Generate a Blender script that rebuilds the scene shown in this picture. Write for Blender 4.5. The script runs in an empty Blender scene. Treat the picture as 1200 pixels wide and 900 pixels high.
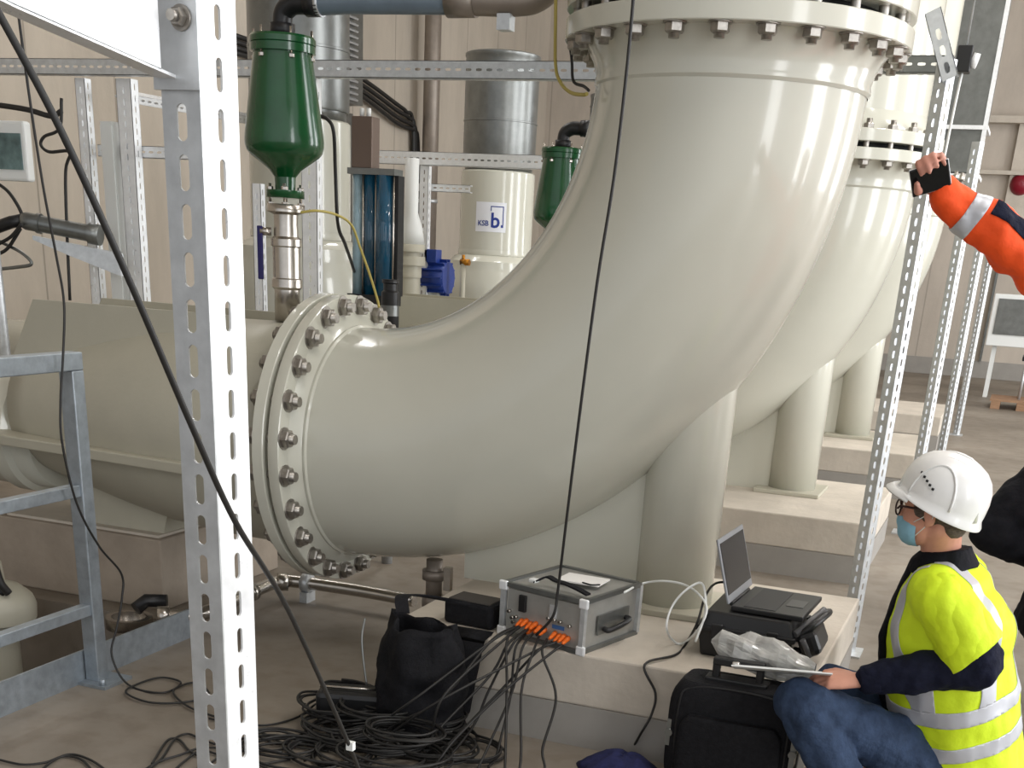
import bpy, bmesh, math, random
from mathutils import Vector, Matrix, noise
random.seed(7)
PI = math.pi
C = bpy.context.scene.collection
SC = bpy.context.scene

# ---------------------------------------------------------------- camera
H = 1.60
FPX, PITCH, ROLL, YAW, PX, PY = 1425.5, math.radians(23.5), math.radians(3.38), math.radians(20.31), 600.0, 915.3
F0 = Vector((-math.sin(YAW), math.cos(YAW), 0)); R0 = Vector((math.cos(YAW), math.sin(YAW), 0)); ZV = Vector((0, 0, 1))
FW = math.cos(PITCH)*F0 - math.sin(PITCH)*ZV; U0 = math.sin(PITCH)*F0 + math.cos(PITCH)*ZV
RT = math.cos(ROLL)*R0 + math.sin(ROLL)*U0; UP = math.cos(ROLL)*U0 - math.sin(ROLL)*R0
CAM = Vector((0, 0, H))
cd = bpy.data.cameras.new('camera'); cam = bpy.data.objects.new('camera', cd); C.objects.link(cam)
M4 = Matrix((RT, UP, -FW)).transposed().to_4x4(); M4.translation = CAM
cam.matrix_world = M4
cd.sensor_fit = 'HORIZONTAL'; cd.sensor_width = 36; cd.lens = FPX/1200*36
cd.shift_x = 0; cd.shift_y = (PY-450)/1200
cd.clip_start = 0.05; cd.clip_end = 200
SC.camera = cam
# ---------------------------------------------------------------- light and exposure
w = bpy.data.worlds.new('hall_light'); SC.world = w; w.use_nodes = True
wn = w.node_tree; bgd = wn.nodes['Background']; bgd.inputs[0].default_value = (0.95, 0.97, 1.0, 1)
# daylight of the open hall: brighter from the glazed right-hand side than from the left
wtc = wn.nodes.new('ShaderNodeTexCoord'); wdt = wn.nodes.new('ShaderNodeVectorMath'); wdt.operation = 'DOT_PRODUCT'; wdt.inputs[1].default_value = (.74, -.62, .26)
wmr = wn.nodes.new('ShaderNodeMapRange'); wmr.interpolation_type = 'SMOOTHSTEP'; wmr.inputs[1].default_value = -.35; wmr.inputs[2].default_value = 1.0; wmr.inputs[3].default_value = .12; wmr.inputs[4].default_value = .85
wn.links.new(wtc.outputs['Generated'], wdt.inputs[0]); wn.links.new(wdt.outputs['Value'], wmr.inputs[0]); wn.links.new(wmr.outputs[0], bgd.inputs[1])
SC.view_settings.view_transform = 'Standard'; SC.view_settings.look = 'None'
SC.view_settings.exposure = 0.38; SC.view_settings.gamma = 1.0
SC.view_settings.use_curve_mapping = False
def area(name, loc, size, power, rot=(0, 0, 0), col=(1, .985, .96)):
    l = bpy.data.lights.new(name, 'AREA'); l.shape = 'RECTANGLE'; l.size, l.size_y = size; l.energy = power; l.color = col
    o = bpy.data.objects.new(name, l); C.objects.link(o); o.location = loc; o.rotation_euler = rot
    return o
CEIL = 7.6
LAMPS = [(x, y) for x in (0.8, 3.4) for y in (3.0, 9.0, 15.5)] + [(-3.6, 10.5), (-7.2, 10.0)]
for (x, y) in LAMPS:
    area('strip_light_glow', (x, y, CEIL-.3), (.2, 3.2), 80 if x > 0 else 75)
# tall windows along the open right-hand side of the hall
for (x, y, ang, wd, pw) in ((8.5, 4.6, 90, 2.2, 340), (8.5, 10.5, 90, 2.6, 340), (8.5, 17, 90, 3.6, 440), (8.2, -3.0, 62, 2.0, 200)):
    area('window_daylight', (x, y, 3.15), (6.0, wd), pw, (0, math.radians(90), math.radians(ang-90)), (0.97, .985, 1))

# back-projection of a photo pixel onto a plane of the hall
def ray(x, y): return FW + RT*((x-PX)/FPX) - UP*((y-PY)/FPX)
def atz(x, y, z): v = ray(x, y); return CAM + v*((z-H)/v.z)
def aty(x, y, Y): v = ray(x, y); return CAM + v*(Y/v.y)
def atx(x, y, X): v = ray(x, y); return CAM + v*(X/v.x)
def atd(x, y, D): v = ray(x, y); return CAM + v*(D/v.dot(F0))

# ---------------------------------------------------------------- materials
def mat(name, col, rough=.5, metal=0, noise_amt=0, noise_scale=8, bump=0, bump_scale=40, spec=.5, trans=0, alpha=1, emit=None, coat=0, col2=None, stretch=None, ior=1.45, rough_var=0):
    m = bpy.data.materials.new(name); m.use_nodes = True; nt = m.node_tree; b = nt.nodes['Principled BSDF']
    b.inputs['Base Color'].default_value = (*col, 1); b.inputs['Roughness'].default_value = rough
    b.inputs['Metallic'].default_value = metal; b.inputs['Specular IOR Level'].default_value = spec
    b.inputs['Transmission Weight'].default_value = trans; b.inputs['Alpha'].default_value = alpha
    b.inputs['Coat Weight'].default_value = coat; b.inputs['IOR'].default_value = ior
    if emit: b.inputs['Emission Color'].default_value = (*emit[0], 1); b.inputs['Emission Strength'].default_value = emit[1]
    if noise_amt or col2 or bump or rough_var:
        tc = nt.nodes.new('ShaderNodeTexCoord'); mp = nt.nodes.new('ShaderNodeMapping')
        nt.links.new(tc.outputs['Object'], mp.inputs[0])
        if stretch: mp.inputs['Scale'].default_value = stretch
    if noise_amt or col2:
        n = nt.nodes.new('ShaderNodeTexNoise'); n.inputs['Scale'].default_value = noise_scale; n.inputs['Detail'].default_value = 6; n.inputs['Roughness'].default_value = .6
        nt.links.new(mp.outputs[0], n.inputs[0])
        r = nt.nodes.new('ShaderNodeValToRGB'); r.color_ramp.elements[0].position = .3; r.color_ramp.elements[1].position = .7
        c2 = col2 or tuple(min(1, c*(1+noise_amt)) for c in col); c1 = col if col2 else tuple(c*(1-noise_amt) for c in col)
        r.color_ramp.elements[0].color = (*c1, 1); r.color_ramp.elements[1].color = (*c2, 1)
        nt.links.new(n.outputs[0], r.inputs[0]); nt.links.new(r.outputs[0], b.inputs['Base Color'])
        if rough_var:
            mr = nt.nodes.new('ShaderNodeMapRange'); mr.inputs[3].default_value = rough-rough_var; mr.inputs[4].default_value = rough+rough_var
            nt.links.new(n.outputs[0], mr.inputs[0]); nt.links.new(mr.outputs[0], b.inputs['Roughness'])
    if bump:
        n2 = nt.nodes.new('ShaderNodeTexNoise'); n2.inputs['Scale'].default_value = bump_scale; n2.inputs['Detail'].default_value = 4
        nt.links.new(mp.outputs[0], n2.inputs[0])
        bp = nt.nodes.new('ShaderNodeBump'); bp.inputs['Strength'].default_value = bump; bp.inputs['Distance'].default_value = .01
        nt.links.new(n2.outputs[0], bp.inputs['Height']); nt.links.new(bp.outputs[0], b.inputs['Normal'])
    return m
def srgb(r, g, b):
    f = lambda c: (c/12.92 if c <= .04045 else ((c+.055)/1.055)**2.4)
    return tuple(f(v/255) for v in (r, g, b))
M = {}
M['paint'] = mat('grey_beige_paint', srgb(202, 201, 188), .17, noise_amt=.02, noise_scale=3, coat=.3, bump=.02, bump_scale=6)
M['paint_dull'] = mat('grey_beige_cast_paint', srgb(178, 174, 158), .42, noise_amt=.04, noise_scale=5, bump=.08, bump_scale=60)
M['galv'] = mat('galvanised_steel', srgb(200, 203, 205), .4, .6, noise_amt=.12, noise_scale=30, rough_var=.1)
M['galv_light'] = mat('lit_zinc', srgb(240, 242, 244), .3, .2, noise_amt=.06, noise_scale=25, rough_var=.08)  # zinc lightened in place of extra lamp light on the channels
M['galv_dark'] = mat('dull_galvanised_sheet', srgb(124, 126, 124), .34, .75, noise_amt=.15, noise_scale=10, rough_var=.1)
M['galv_rail'] = mat('hot_dip_galvanised_tube', srgb(160, 168, 175), .45, .7, noise_amt=.16, noise_scale=24, rough_var=.12)
M['bolt'] = mat('bolt_steel', srgb(158, 153, 146), .38, .85, noise_amt=.2, noise_scale=60)
M['steel'] = mat('stainless_steel', srgb(190, 184, 176), .25, .95, noise_amt=.1, noise_scale=20)
M['gasket'] = mat('black_gasket', (.01, .01, .01), .7)
M['green'] = mat('green_gloss_paint', srgb(16, 74, 38), .2, noise_amt=.15, noise_scale=9, coat=.4, bump=.03, bump_scale=25)
M['black'] = mat('black_plastic', (.012, .012, .013), .4)
M['black_rubber'] = mat('black_cable_sheath', (.018, .017, .016), .5)
M['black_fabric'] = mat('black_nylon', (.010, .010, .012), .75, spec=.2, noise_amt=.3, noise_scale=60, bump=.35, bump_scale=180)
M['hose'] = mat('blue_grey_hose', srgb(108, 122, 134), .35, noise_amt=.1)
M['pipe_brown'] = mat('brown_grey_pipe', srgb(138, 128, 118), .4, .35, noise_amt=.1)
M['white'] = mat('white_plastic', srgb(226, 228, 226), .4)
M['orange'] = mat('orange_plastic', srgb(235, 110, 30), .4)
M['blue'] = mat('blue_motor_paint', srgb(36, 62, 140), .35, noise_amt=.1, noise_scale=20)
M['yellow_wire'] = mat('yellow_sheath', srgb(176, 160, 84), .5)
M['brass'] = mat('brass', srgb(190, 130, 50), .3, .9)
M['conc_light'] = mat('pale_concrete', srgb(194, 185, 172), .8, noise_amt=.1, noise_scale=5, bump=.25, bump_scale=30)
M['conc_dark'] = mat('shade_toned_concrete', srgb(158, 146, 132), .85, noise_amt=.16, noise_scale=4, bump=.3, bump_scale=25)  # concrete darkened to stand in for shade on the pump blocks
M['grey_paint'] = mat('grey_floor_coating', srgb(150, 146, 140), .6, noise_amt=.07, noise_scale=6)

def wall_mat(name, col, pitch, axis, off=0, line=.5, hline=None, tone=.12):
    m = bpy.data.materials.new(name); m.use_nodes = True; nt = m.node_tree; N = nt.nodes.new; L = nt.links.new; b = nt.nodes['Principled BSDF']
    b.inputs['Roughness'].default_value = .82
    tc = N('ShaderNodeTexCoord'); sp = N('ShaderNodeSeparateXYZ'); L(tc.outputs['Object'], sp.inputs[0])
    def math_(op, a, bb=None):
        n = N('ShaderNodeMath'); n.operation = op
        for i, v in enumerate((a, bb)):
            if v is None: continue
            if isinstance(v, (int, float)): n.inputs[i].default_value = v
            else: L(v, n.inputs[i])
        return n.outputs[0]
    def seam(sock, p, o, wd):
        u = math_('FRACT', math_('DIVIDE', math_('ADD', sock, o), p)); d = math_('ABSOLUTE', math_('SUBTRACT', u, .5))
        return math_('LESS_THAN', d, wd/p)
    n1 = N('ShaderNodeTexNoise'); n1.inputs['Scale'].default_value = 1.3; n1.inputs['Detail'].default_value = 8; n1.inputs['Roughness'].default_value = .65
    mp = N('ShaderNodeMapping'); mp.inputs['Scale'].default_value = (1.5, 1.5, .45); L(tc.outputs['Object'], mp.inputs[0]); L(mp.outputs[0], n1.inputs[0])
    r = N('ShaderNodeValToRGB'); r.color_ramp.elements[0].position = .3; r.color_ramp.elements[1].position = .72
    r.color_ramp.elements[0].color = (*[c*(1-tone) for c in col], 1); r.color_ramp.elements[1].color = (*[min(1, c*(1+tone)) for c in col], 1)
    L(n1.outputs[0], r.inputs[0])
    s = seam(sp.outputs[axis], pitch, off, .012)
    if hline: s = math_('MAXIMUM', s, seam(sp.outputs['Z'], hline, .3, .008))
    mx = N('ShaderNodeMix'); mx.data_type = 'RGBA'; L(math_('MULTIPLY', s, line), mx.inputs['Factor']); L(r.outputs[0], mx.inputs['A']); mx.inputs['B'].default_value = (*[c*.3 for c in col], 1)
    L(mx.outputs['Result'], b.inputs['Base Color'])
    n2 = N('ShaderNodeTexNoise'); n2.inputs['Scale'].default_value = 14; n2.inputs['Detail'].default_value = 5; L(tc.outputs['Object'], n2.inputs[0])
    bp = N('ShaderNodeBump'); bp.inputs['Strength'].default_value = .2; bp.inputs['Distance'].default_value = .02; L(n2.outputs[0], bp.inputs['Height']); L(bp.outputs[0], b.inputs['Normal'])
    return m
M['wall_left'] = wall_mat('formwork_concrete_side', srgb(184, 174, 160), 1.25, 'Y', .3)
M['wall_back'] = wall_mat('formwork_concrete_end', srgb(186, 176, 164), 2.4, 'X', .5, .35)

def floor_mat():
    m = bpy.data.materials.new('screed_floor'); m.use_nodes = True; nt = m.node_tree; N = nt.nodes.new; L = nt.links.new; b = nt.nodes['Principled BSDF']
    tc = N('ShaderNodeTexCoord')
    n1 = N('ShaderNodeTexNoise'); n1.inputs['Scale'].default_value = .9; n1.inputs['Detail'].default_value = 9; n1.inputs['Roughness'].default_value = .62
    n2 = N('ShaderNodeTexNoise'); n2.inputs['Scale'].default_value = 9; n2.inputs['Detail'].default_value = 6
    L(tc.outputs['Object'], n1.inputs[0]); L(tc.outputs['Object'], n2.inputs[0])
    r = N('ShaderNodeValToRGB'); r.color_ramp.elements[0].position = .28; r.color_ramp.elements[1].position = .7
    r.color_ramp.elements[0].color = (*srgb(104, 95, 84), 1); r.color_ramp.elements[1].color = (*srgb(150, 141, 129), 1)
    L(n1.outputs[0], r.inputs[0])
    r2 = N('ShaderNodeValToRGB'); r2.color_ramp.elements[0].position = .36; r2.color_ramp.elements[1].position = .52
    r2.color_ramp.elements[0].color = (.72, .66, .6, 1); r2.color_ramp.elements[1].color = (1, 1, 1, 1)
    L(n2.outputs[0], r2.inputs[0])
    mx = N('ShaderNodeMix'); mx.data_type = 'RGBA'; mx.blend_type = 'MULTIPLY'; mx.inputs['Factor'].default_value = .45
    L(r.outputs[0], mx.inputs['A']); L(r2.outputs[0], mx.inputs['B']); L(mx.outputs['Result'], b.inputs['Base Color'])
    b.inputs['Roughness'].default_value = .55
    bp = N('ShaderNodeBump'); bp.inputs['Strength'].default_value = .12; bp.inputs['Distance'].default_value = .01; L(n2.outputs[0], bp.inputs['Height']); L(bp.outputs[0], b.inputs['Normal'])
    return m
M['floor'] = floor_mat()

# ---------------------------------------------------------------- mesh helpers
def V(*a): return Vector(a[0]) if len(a) == 1 else Vector(a)
def frame(d, up=None):
    d = V(d).normalized()
    u = V(up) if up else (V(0, 0, 1) if abs(d.z) < .9 else V(1, 0, 0))
    a = u.cross(d)
    if a.length < 1e-6: a = V(1, 0, 0).cross(d)
    a.normalize(); return a, d.cross(a).normalized()
class MB:
    def __init__(s): s.v = []; s.f = []; s.sm = []
    def add(s, vs, fs, smooth=False):
        o = len(s.v); s.v += [V(x) for x in vs]
        for f in fs: s.f.append([i+o for i in f]); s.sm.append(smooth)
        return s
    def box(s, a, b):
        (x0, y0, z0), (x1, y1, z1) = a, b
        vs = [(x, y, z) for x in (x0, x1) for y in (y0, y1) for z in (z0, z1)]
        return s.add(vs, [(0, 1, 3, 2), (4, 6, 7, 5), (0, 4, 5, 1), (2, 3, 7, 6), (0, 2, 6, 4), (1, 5, 7, 3)])
    def obox(s, c, size, ax):                       # oriented box: centre, sizes, three axis vectors
        c = V(c); X, Y, Z = [V(q).normalized() for q in ax]
        vs = [c + X*(size[0]/2*i) + Y*(size[1]/2*j) + Z*(size[2]/2*k) for i in (-1, 1) for j in (-1, 1) for k in (-1, 1)]
        return s.add(vs, [(0, 1, 3, 2), (4, 6, 7, 5), (0, 4, 5, 1), (2, 3, 7, 6), (0, 2, 6, 4), (1, 5, 7, 3)])
    def rings(s, rings, close=True, caps=(True, True), smooth=True):
        n = len(rings[0]); o = len(s.v)
        for r in rings: s.v += [V(x) for x in r]
        for i in range(len(rings)-1):
            for j in range(n if close else n-1):
                k = (j+1) % n; s.f.append([o+i*n+j, o+i*n+k, o+(i+1)*n+k, o+(i+1)*n+j]); s.sm.append(smooth)
        if caps[0]: s.f.append([o+j for j in range(n)][::-1]); s.sm.append(False)
        if caps[1]: s.f.append([o+(len(rings)-1)*n+j for j in range(n)]); s.sm.append(False)
        return s
    def circ(s, c, a, b, r, n): return [V(c) + V(a)*(r*math.cos(2*PI*i/n)) + V(b)*(r*math.sin(2*PI*i/n)) for i in range(n)]
    def lathe(s, c, d, prof, n=32, caps=(True, True), up=None):   # prof: (distance along d, radius)
        a, b = frame(d, up); d = V(d).normalized(); c = V(c)
        # split where the profile has a sharp corner so that shading stays crisp
        seg = [[prof[0]]]
        for i in range(1, len(prof)):
            seg[-1].append(prof[i])
            if i < len(prof)-1:
                p, q, r = V(prof[i-1][0], prof[i-1][1], 0), V(prof[i][0], prof[i][1], 0), V(prof[i+1][0], prof[i+1][1], 0)
                u, w_ = (q-p), (r-q)
                if u.length > 1e-9 and w_.length > 1e-9 and u.angle(w_) > .6: seg.append([prof[i]])
        for k, sg in enumerate(seg):
            s.rings([s.circ(c+d*t, a, b, max(r, 1e-5), n) for t, r in sg], caps=(caps[0] and k == 0, caps[1] and k == len(seg)-1))
        return s
    def cyl(s, p, q, r, n=16, r2=None, caps=(True, True)):
        p, q = V(p), V(q); return s.lathe(p, q-p, [(0, r), ((q-p).length, r if r2 is None else r2)], n, caps)
    def tube(s, pts, r, n=8, caps=True, up=None):   # r: number or list
        pts = [V(p) for p in pts]; m = len(pts); rr = r if isinstance(r, (list, tuple)) else [r]*m
        t = [(pts[min(i+1, m-1)]-pts[max(i-1, 0)]).normalized() for i in range(m)]
        a, b = frame(t[0], up); rings = []
        for i in range(m):
            if i:
                q = t[i-1].rotation_difference(t[i]); a = q @ a; b = q @ b
            rings.append(s.circ(pts[i], a, b, rr[i], n))
        return s.rings(rings, caps=(caps, caps))
    def prism(s, poly, d):                          # polygon (3-D points) pushed along d
        n = len(poly); d = V(d); poly = [V(p) for p in poly]
        return s.add(poly + [p+d for p in poly], [list(range(n))[::-1], [n+i for i in range(n)]] + [[i, (i+1) % n, n+(i+1) % n, n+i] for i in range(n)])
    def hexnut(s, c, d, r, h, up=None): 
        return s.lathe(c, d, [(0, r*.97), (h*.12, r), (h*.85, r), (h, r*.86)], 6, up=up) if False else s.add(*s._hex(c, d, r, h))
    def _hex(s, c, d, r, h):
        a, b = frame(d); d = V(d).normalized(); c = V(c)
        r0 = s.circ(c, a, b, r, 6); r1 = s.circ(c+d*h*.82, a, b, r, 6); r2 = s.circ(c+d*h, a, b, r*.85, 6)
        fs = []
        for k in (0, 6):
            fs += [(k+i, k+(i+1) % 6, k+6+(i+1) % 6, k+6+i) for i in range(6)]
        return r0+r1+r2, fs+[tuple(range(12, 18)), tuple(range(5, -1, -1))]
    def slotted(s, p, L, W, u, w_, t, nrm, pitch=.05, sl=.034, sw=.011, off=0, n=16, uoff=0):
        """plate from p, length L along u, width W along w_ (centred), thickness t along nrm, with real stadium slots"""
        p, u, w_, nrm = V(p), V(u).normalized(), V(w_).normalized(), V(nrm).normalized()
        def cell(l0, l1, hole):
            lc = (l0+l1)/2; hl = (l1-l0)/2
            if not hole:
                q = [p+u*l0-w_*W/2, p+u*l0+w_*W/2, p+u*l1+w_*W/2, p+u*l1-w_*W/2]
                o = len(s.v); s.v += q + [x+nrm*t for x in q]
                for f in ((3, 2, 1, 0), (4, 5, 6, 7), (0, 4, 7, 3), (1, 2, 6, 5), (0, 1, 5, 4), (2, 3, 7, 6)): s.f.append([o+i for i in f]); s.sm.append(False)
                return
            inn, out = [], []
            for i in range(n):
                a = 2*PI*i/n; ca, sa = math.cos(a), math.sin(a)
                st = (sl-sw)/2
                x = sw/2*ca + uoff; y = sw/2*sa + (st if sa > 1e-6 else (-st if sa < -1e-6 else 0))
                if abs(sa) <= 1e-6: y = 0
                inn.append((x, y))
                k = max(abs(ca)/(W/2), abs(sa)/hl); out.append((ca/k, sa/k))
            # make sure of corners
            ang = [math.atan2(hl, W/2), PI-math.atan2(hl, W/2), PI+math.atan2(hl, W/2), 2*PI-math.atan2(hl, W/2)]
            for a in ang:
                j = min(range(n), key=lambda i: abs((2*PI*i/n)-a)); out[j] = (W/2*(1 if math.cos(a) > 0 else -1), hl*(1 if math.sin(a) > 0 else -1))
            o = len(s.v)
            P = lambda xy: p + u*(lc+xy[1]) + w_*xy[0]
            s.v += [P(x) for x in inn] + [P(x) for x in out] + [P(x)+nrm*t for x in inn] + [P(x)+nrm*t for x in out]
            for i in range(n):
                k = (i+1) % n
                for f in ((i, k, n+k, n+i), (2*n+i, 3*n+i, 3*n+k, 2*n+k), (i, 2*n+i, 2*n+k, k), (n+i, n+k, 3*n+k, 3*n+i)):
                    s.f.append([o+q for q in f]); s.sm.append(False)
        l = 0.0
        if off > 0: cell(0, min(off, L), False); l = off
        while l + pitch <= L+1e-6: cell(l, l+pitch, True); l += pitch
        if L-l > 1e-4: cell(l, L, False)
        return s
    def mesh(s, name, m, shift=V(0, 0, 0)):
        me = bpy.data.meshes.new(name); me.from_pydata([tuple(v-shift) for v in s.v], [], s.f)
        me.polygons.foreach_set('use_smooth', s.sm)
        for q in (m if isinstance(m, (list, tuple)) else [m]): me.materials.append(q)
        me.validate(); 
        bm = bmesh.new(); bm.from_mesh(me); bmesh.ops.recalc_face_normals(bm, faces=bm.faces); bm.to_mesh(me); bm.free()
        return me
def worldloc(o):
    p = V(0, 0, 0)
    while o: p += o.location; o = o.parent
    return p
def part(name, mb, m, parent=None, label=None, bevel=0, base=None):
    """one mesh object out of MB given in hall coordinates; parents are unrotated"""
    sh = worldloc(parent) if parent else (V(base) if base else V(0, 0, 0))
    me = mb.mesh(name, m, sh) if isinstance(mb, MB) else mb
    o = bpy.data.objects.new(name, me); C.objects.link(o)
    if parent: o.parent = parent
    elif base: o.location = base
    if label: o['label'] = label
    if bevel:
        md = o.modifiers.new('bevel', 'BEVEL'); md.width = bevel; md.segments = 2; md.limit_method = 'ANGLE'; md.angle_limit = .6
    return o
def tag(o, label, cat, group=None, kind=None):
    o['label'] = label; o['category'] = cat
    if group: o['group'] = group
    if kind: o['kind'] = kind
    return o
def thing(name, label, cat, loc, group=None):
    o = bpy.data.objects.new(name, None); C.objects.link(o); o.location = loc; o.empty_display_size = .1
    return tag(o, label, cat, group)
def struct(name, mb, m, base=None, bevel=0):
    o = part(name, mb, m, None, None, bevel, base); o['kind'] = 'structure'; return o
def copy_tree(o, parent=None):
    c = o.copy(); C.objects.link(c)
    if parent: c.parent = parent
    for ch in list(o.children): copy_tree(ch, c)
    return c
def bez(pts, n=12):                                  # smooth Catmull-Rom curve through the points
    pts = [V(p) for p in pts]; P = [pts[0]*2-pts[1]] + pts + [pts[-1]*2-pts[-2]]; out = []
    for i in range(1, len(P)-2):
        a, b, c, d = P[i-1:i+3]
        for k in range(n):
            t = k/n; out.append(.5*((2*b) + (c-a)*t + (2*a-5*b+4*c-d)*t*t + (3*b-a-3*c+d)*t**3))
    return out + [pts[-1]]
X, Y, Z = V(1, 0, 0), V(0, 1, 0), V(0, 0, 1)

# ================================================================ the hall
PX0, PX1, PY0, PY1 = -6.2, -3.12, 1.2, 4.36            # pit behind the railing
struct('floor', MB().box((PX1, -6, -.9), (9.3, 25, 0)).box((-9.3, -6, -.9), (PX0, 25, 0)).box((PX0, PY1, -.9), (PX1, 25, 0)).box((PX0, -6, -.9), (PX1, PY0, 0)).box((-9.3, -6, -1.1), (9.3, 25, -.9)), M['floor'])
struct('wall_left', MB().box((-9.3, -6, 0), (-9, 24.3, CEIL)), M['wall_left'])
struct('wall_back', MB().box((-9, 24, 0), (9.3, 24.3, CEIL)), M['wall_back'])
struct('ceiling', MB().box((-9.3, -6, CEIL), (9.3, 24.3, CEIL+.25)), M['conc_light'])
struct('baseboard_back', MB().box((-9, 23.97, 0), (9, 24, .28)), M['grey_paint'])
struct('trim_1', MB().box((-6, 23.75, 3.95), (9.3, 24, 4.05)), M['conc_light'])
struct('trim_2', MB().box((-6, 23.82, 3.2), (9.3, 24, 3.26)), M['conc_light'])

# ================================================================ pump units
ZA = .827; YA = 4.672; XF = -2.542; RP = .457; RB = 1.374; XV = -1.083; PITCHU = 3.07; ZP = .339
ZT = ZA + RB + .059                                   # underside rim of the top flange pair
def sweep_elbow(mb, n=72):
    pts = [(XF-.0, ZA)] ; P = []; T = []
    for x in (XF+.03, XF+.06): P.append(V(x, YA, ZA)); T.append(X)
    cx = XF+.0846
    for i in range(0, 49):
        a = PI/2*i/48; P.append(V(cx+RB*math.sin(a), YA, ZA+RB-RB*math.cos(a))); T.append(V(math.cos(a), 0, math.sin(a)))
    P.append(V(XV, YA, ZT-.02)); T.append(Z)
    rings = []
    for p, t in zip(P, T): rings.append(mb.circ(p, Y, t.cross(Y), RP, n))
    mb.rings(rings, caps=(False, False)); return mb
def bolt_mb(p, d, grip, r=.026, out=.03):
    """stud with a nut on both ends; p: middle of the grip"""
    d = V(d); mb = MB(); p = V(p)
    for s in (-1, 1):
        q = p + d*(s*grip/2)
        mb.cyl(q, q+d*s*.004, r*1.22, 16); mb._d = 0
        mb.add(*mb._hex(q+d*s*.004, d*s, r, .026))
    mb.cyl(p-d*(grip/2+.03+out*.6), p+d*(grip/2+.03+out), r*.55, 10)
    return mb
def build_unit(k):
    dy = PITCHU*k
    lab = ['nearest large grey-beige pipe elbow turning upwards above the flight case',
           'second grey-beige pipe elbow, partly hidden behind the nearest one',
           'farthest grey-beige pipe elbow, mostly hidden behind the other two'][k]
    return lab, dy
el = thing('pipe_elbow', build_unit(0)[0], 'pipe', (XV, YA, ZP), 'large pipe elbows in a row')
part('elbow_body', sweep_elbow(MB()), M['paint'], el)
fl = MB().lathe((XF-.048, YA, ZA), X, [(0, .30), (0, .575), (.003, .577), (.045, .577), (.048, .574), (.048, .508), (.054, .500), (.07, .478), (.084, .464), (.09, .466), (.096, .466), (.102, .457)], 96, caps=(False, False))
part('side_flange', fl, M['paint'], el)
tf = MB().lathe((XV, YA, ZT+.06), -Z, [(0, .30), (0, .572), (.003, .575), (.057, .575), (.06, .572), (.06, .512), (.075, .5), (.12, .472), (.16, .462), (.172, .4655), (.184, .4655), (.194, .457)], 96, caps=(False, False))
part('top_flange', tf, M['paint'], el)
NB = 24; RBC = .537
for i in range(NB):
    a = math.radians(7.5+15*i)
    part('stud_bolt', bolt_mb((XF-.058, YA+RBC*math.cos(a), ZA+RBC*math.sin(a)), X, .116, .035, .02), M['bolt'], el)
for i in range(NB):
    a = math.radians(7.5+15*i)
    part('stud_bolt', bolt_mb((XV+RBC*math.cos(a), YA+RBC*math.sin(a), ZT+.075), Z, .15, .03, .022), M['bolt'], el)
# support column under the elbow: pipe column welded on, with foot plate and a web plate
def column(mb):
    n = 48; r = .155; cx = XV-.01; R = []
    top = []
    for i in range(n):
        a = 2*PI*i/n; x = cx+r*math.cos(a); y = r*math.sin(a)
        # underside of the elbow at this x, y
        best = ZP+.3
        xx = x-(XF+.0846); 
        # distance from bend centre along the plane: solve (rho)^2 where ring offset y
        h = math.sqrt(max(RP*RP-y*y, 0)); rho = RB + h
        best = ZA+RB - math.sqrt(max(rho*rho-xx*xx, 1e-4)) if xx < rho else ZA+RB
        top.append(min(best, 2.0)+.012)
    R.append([V(cx+r*math.cos(2*PI*i/n), YA+r*math.sin(2*PI*i/n), ZP+.025) for i in range(n)])
    R.append([V(cx+r*math.cos(2*PI*i/n), YA+r*math.sin(2*PI*i/n), top[i]) for i in range(n)])
    mb.rings(R, caps=(True, False)); return mb
part('support_column', column(MB()), M['paint'], el)
part('foot_plate', MB().box((XV-.22, YA-.21, ZP), (XV+.2, YA+.21, ZP+.025)), M['paint_dull'], el, bevel=.004)
wp = []
for i in range(17):
    a = math.radians(15.5+i*2.0); wp.append((XF+.0846+(RB+.449)*math.sin(a), YA-.07, ZA+RB-(RB+.449)*math.cos(a)))
xr = XV-.145
wp = [p for p in wp if p[0] < xr]
ang = math.asin((xr-XF-.0846)/(RB+.449)); wp.append((xr, YA-.07, ZA+RB-(RB+.449)*math.cos(ang)))
poly = wp + [(xr, YA-.07, ZP), (wp[0][0], YA-.07, ZP)]
part('web_plate', MB().prism(poly, (0, .02, 0)), M['paint'], el)
E1 = el
# drain stub with a small valve under the nearest elbow
dv = thing('drain_valve', 'small black and steel drain valve hanging under the nearest elbow', 'valve', (-2.13, YA-.02, .30))
part('valve_body', MB().cyl((-2.13, YA-.02, .22), (-2.13, YA-.02, .385), .035, 20).cyl((-2.13, YA-.02, .18), (-2.13, YA-.02, .23), .05, 6).cyl((-2.13, YA-.02, .30), (-2.13, YA-.02, .34), .052, 20), M['pipe_brown'], dv)
part('outlet', MB().tube(bez([(-2.13, YA-.02, .2), (-2.10, YA-.02, .14), (-2.08, YA-.02, .09)]), .026, 14).cyl((-2.105, YA-.02, .15), (-2.09, YA-.02, .11), .036, 14), M['black'], dv)
part('handle', MB().box((-2.08, YA-.035, .26), (-2.05, YA-.005, .36)), M['steel'], dv)
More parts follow.
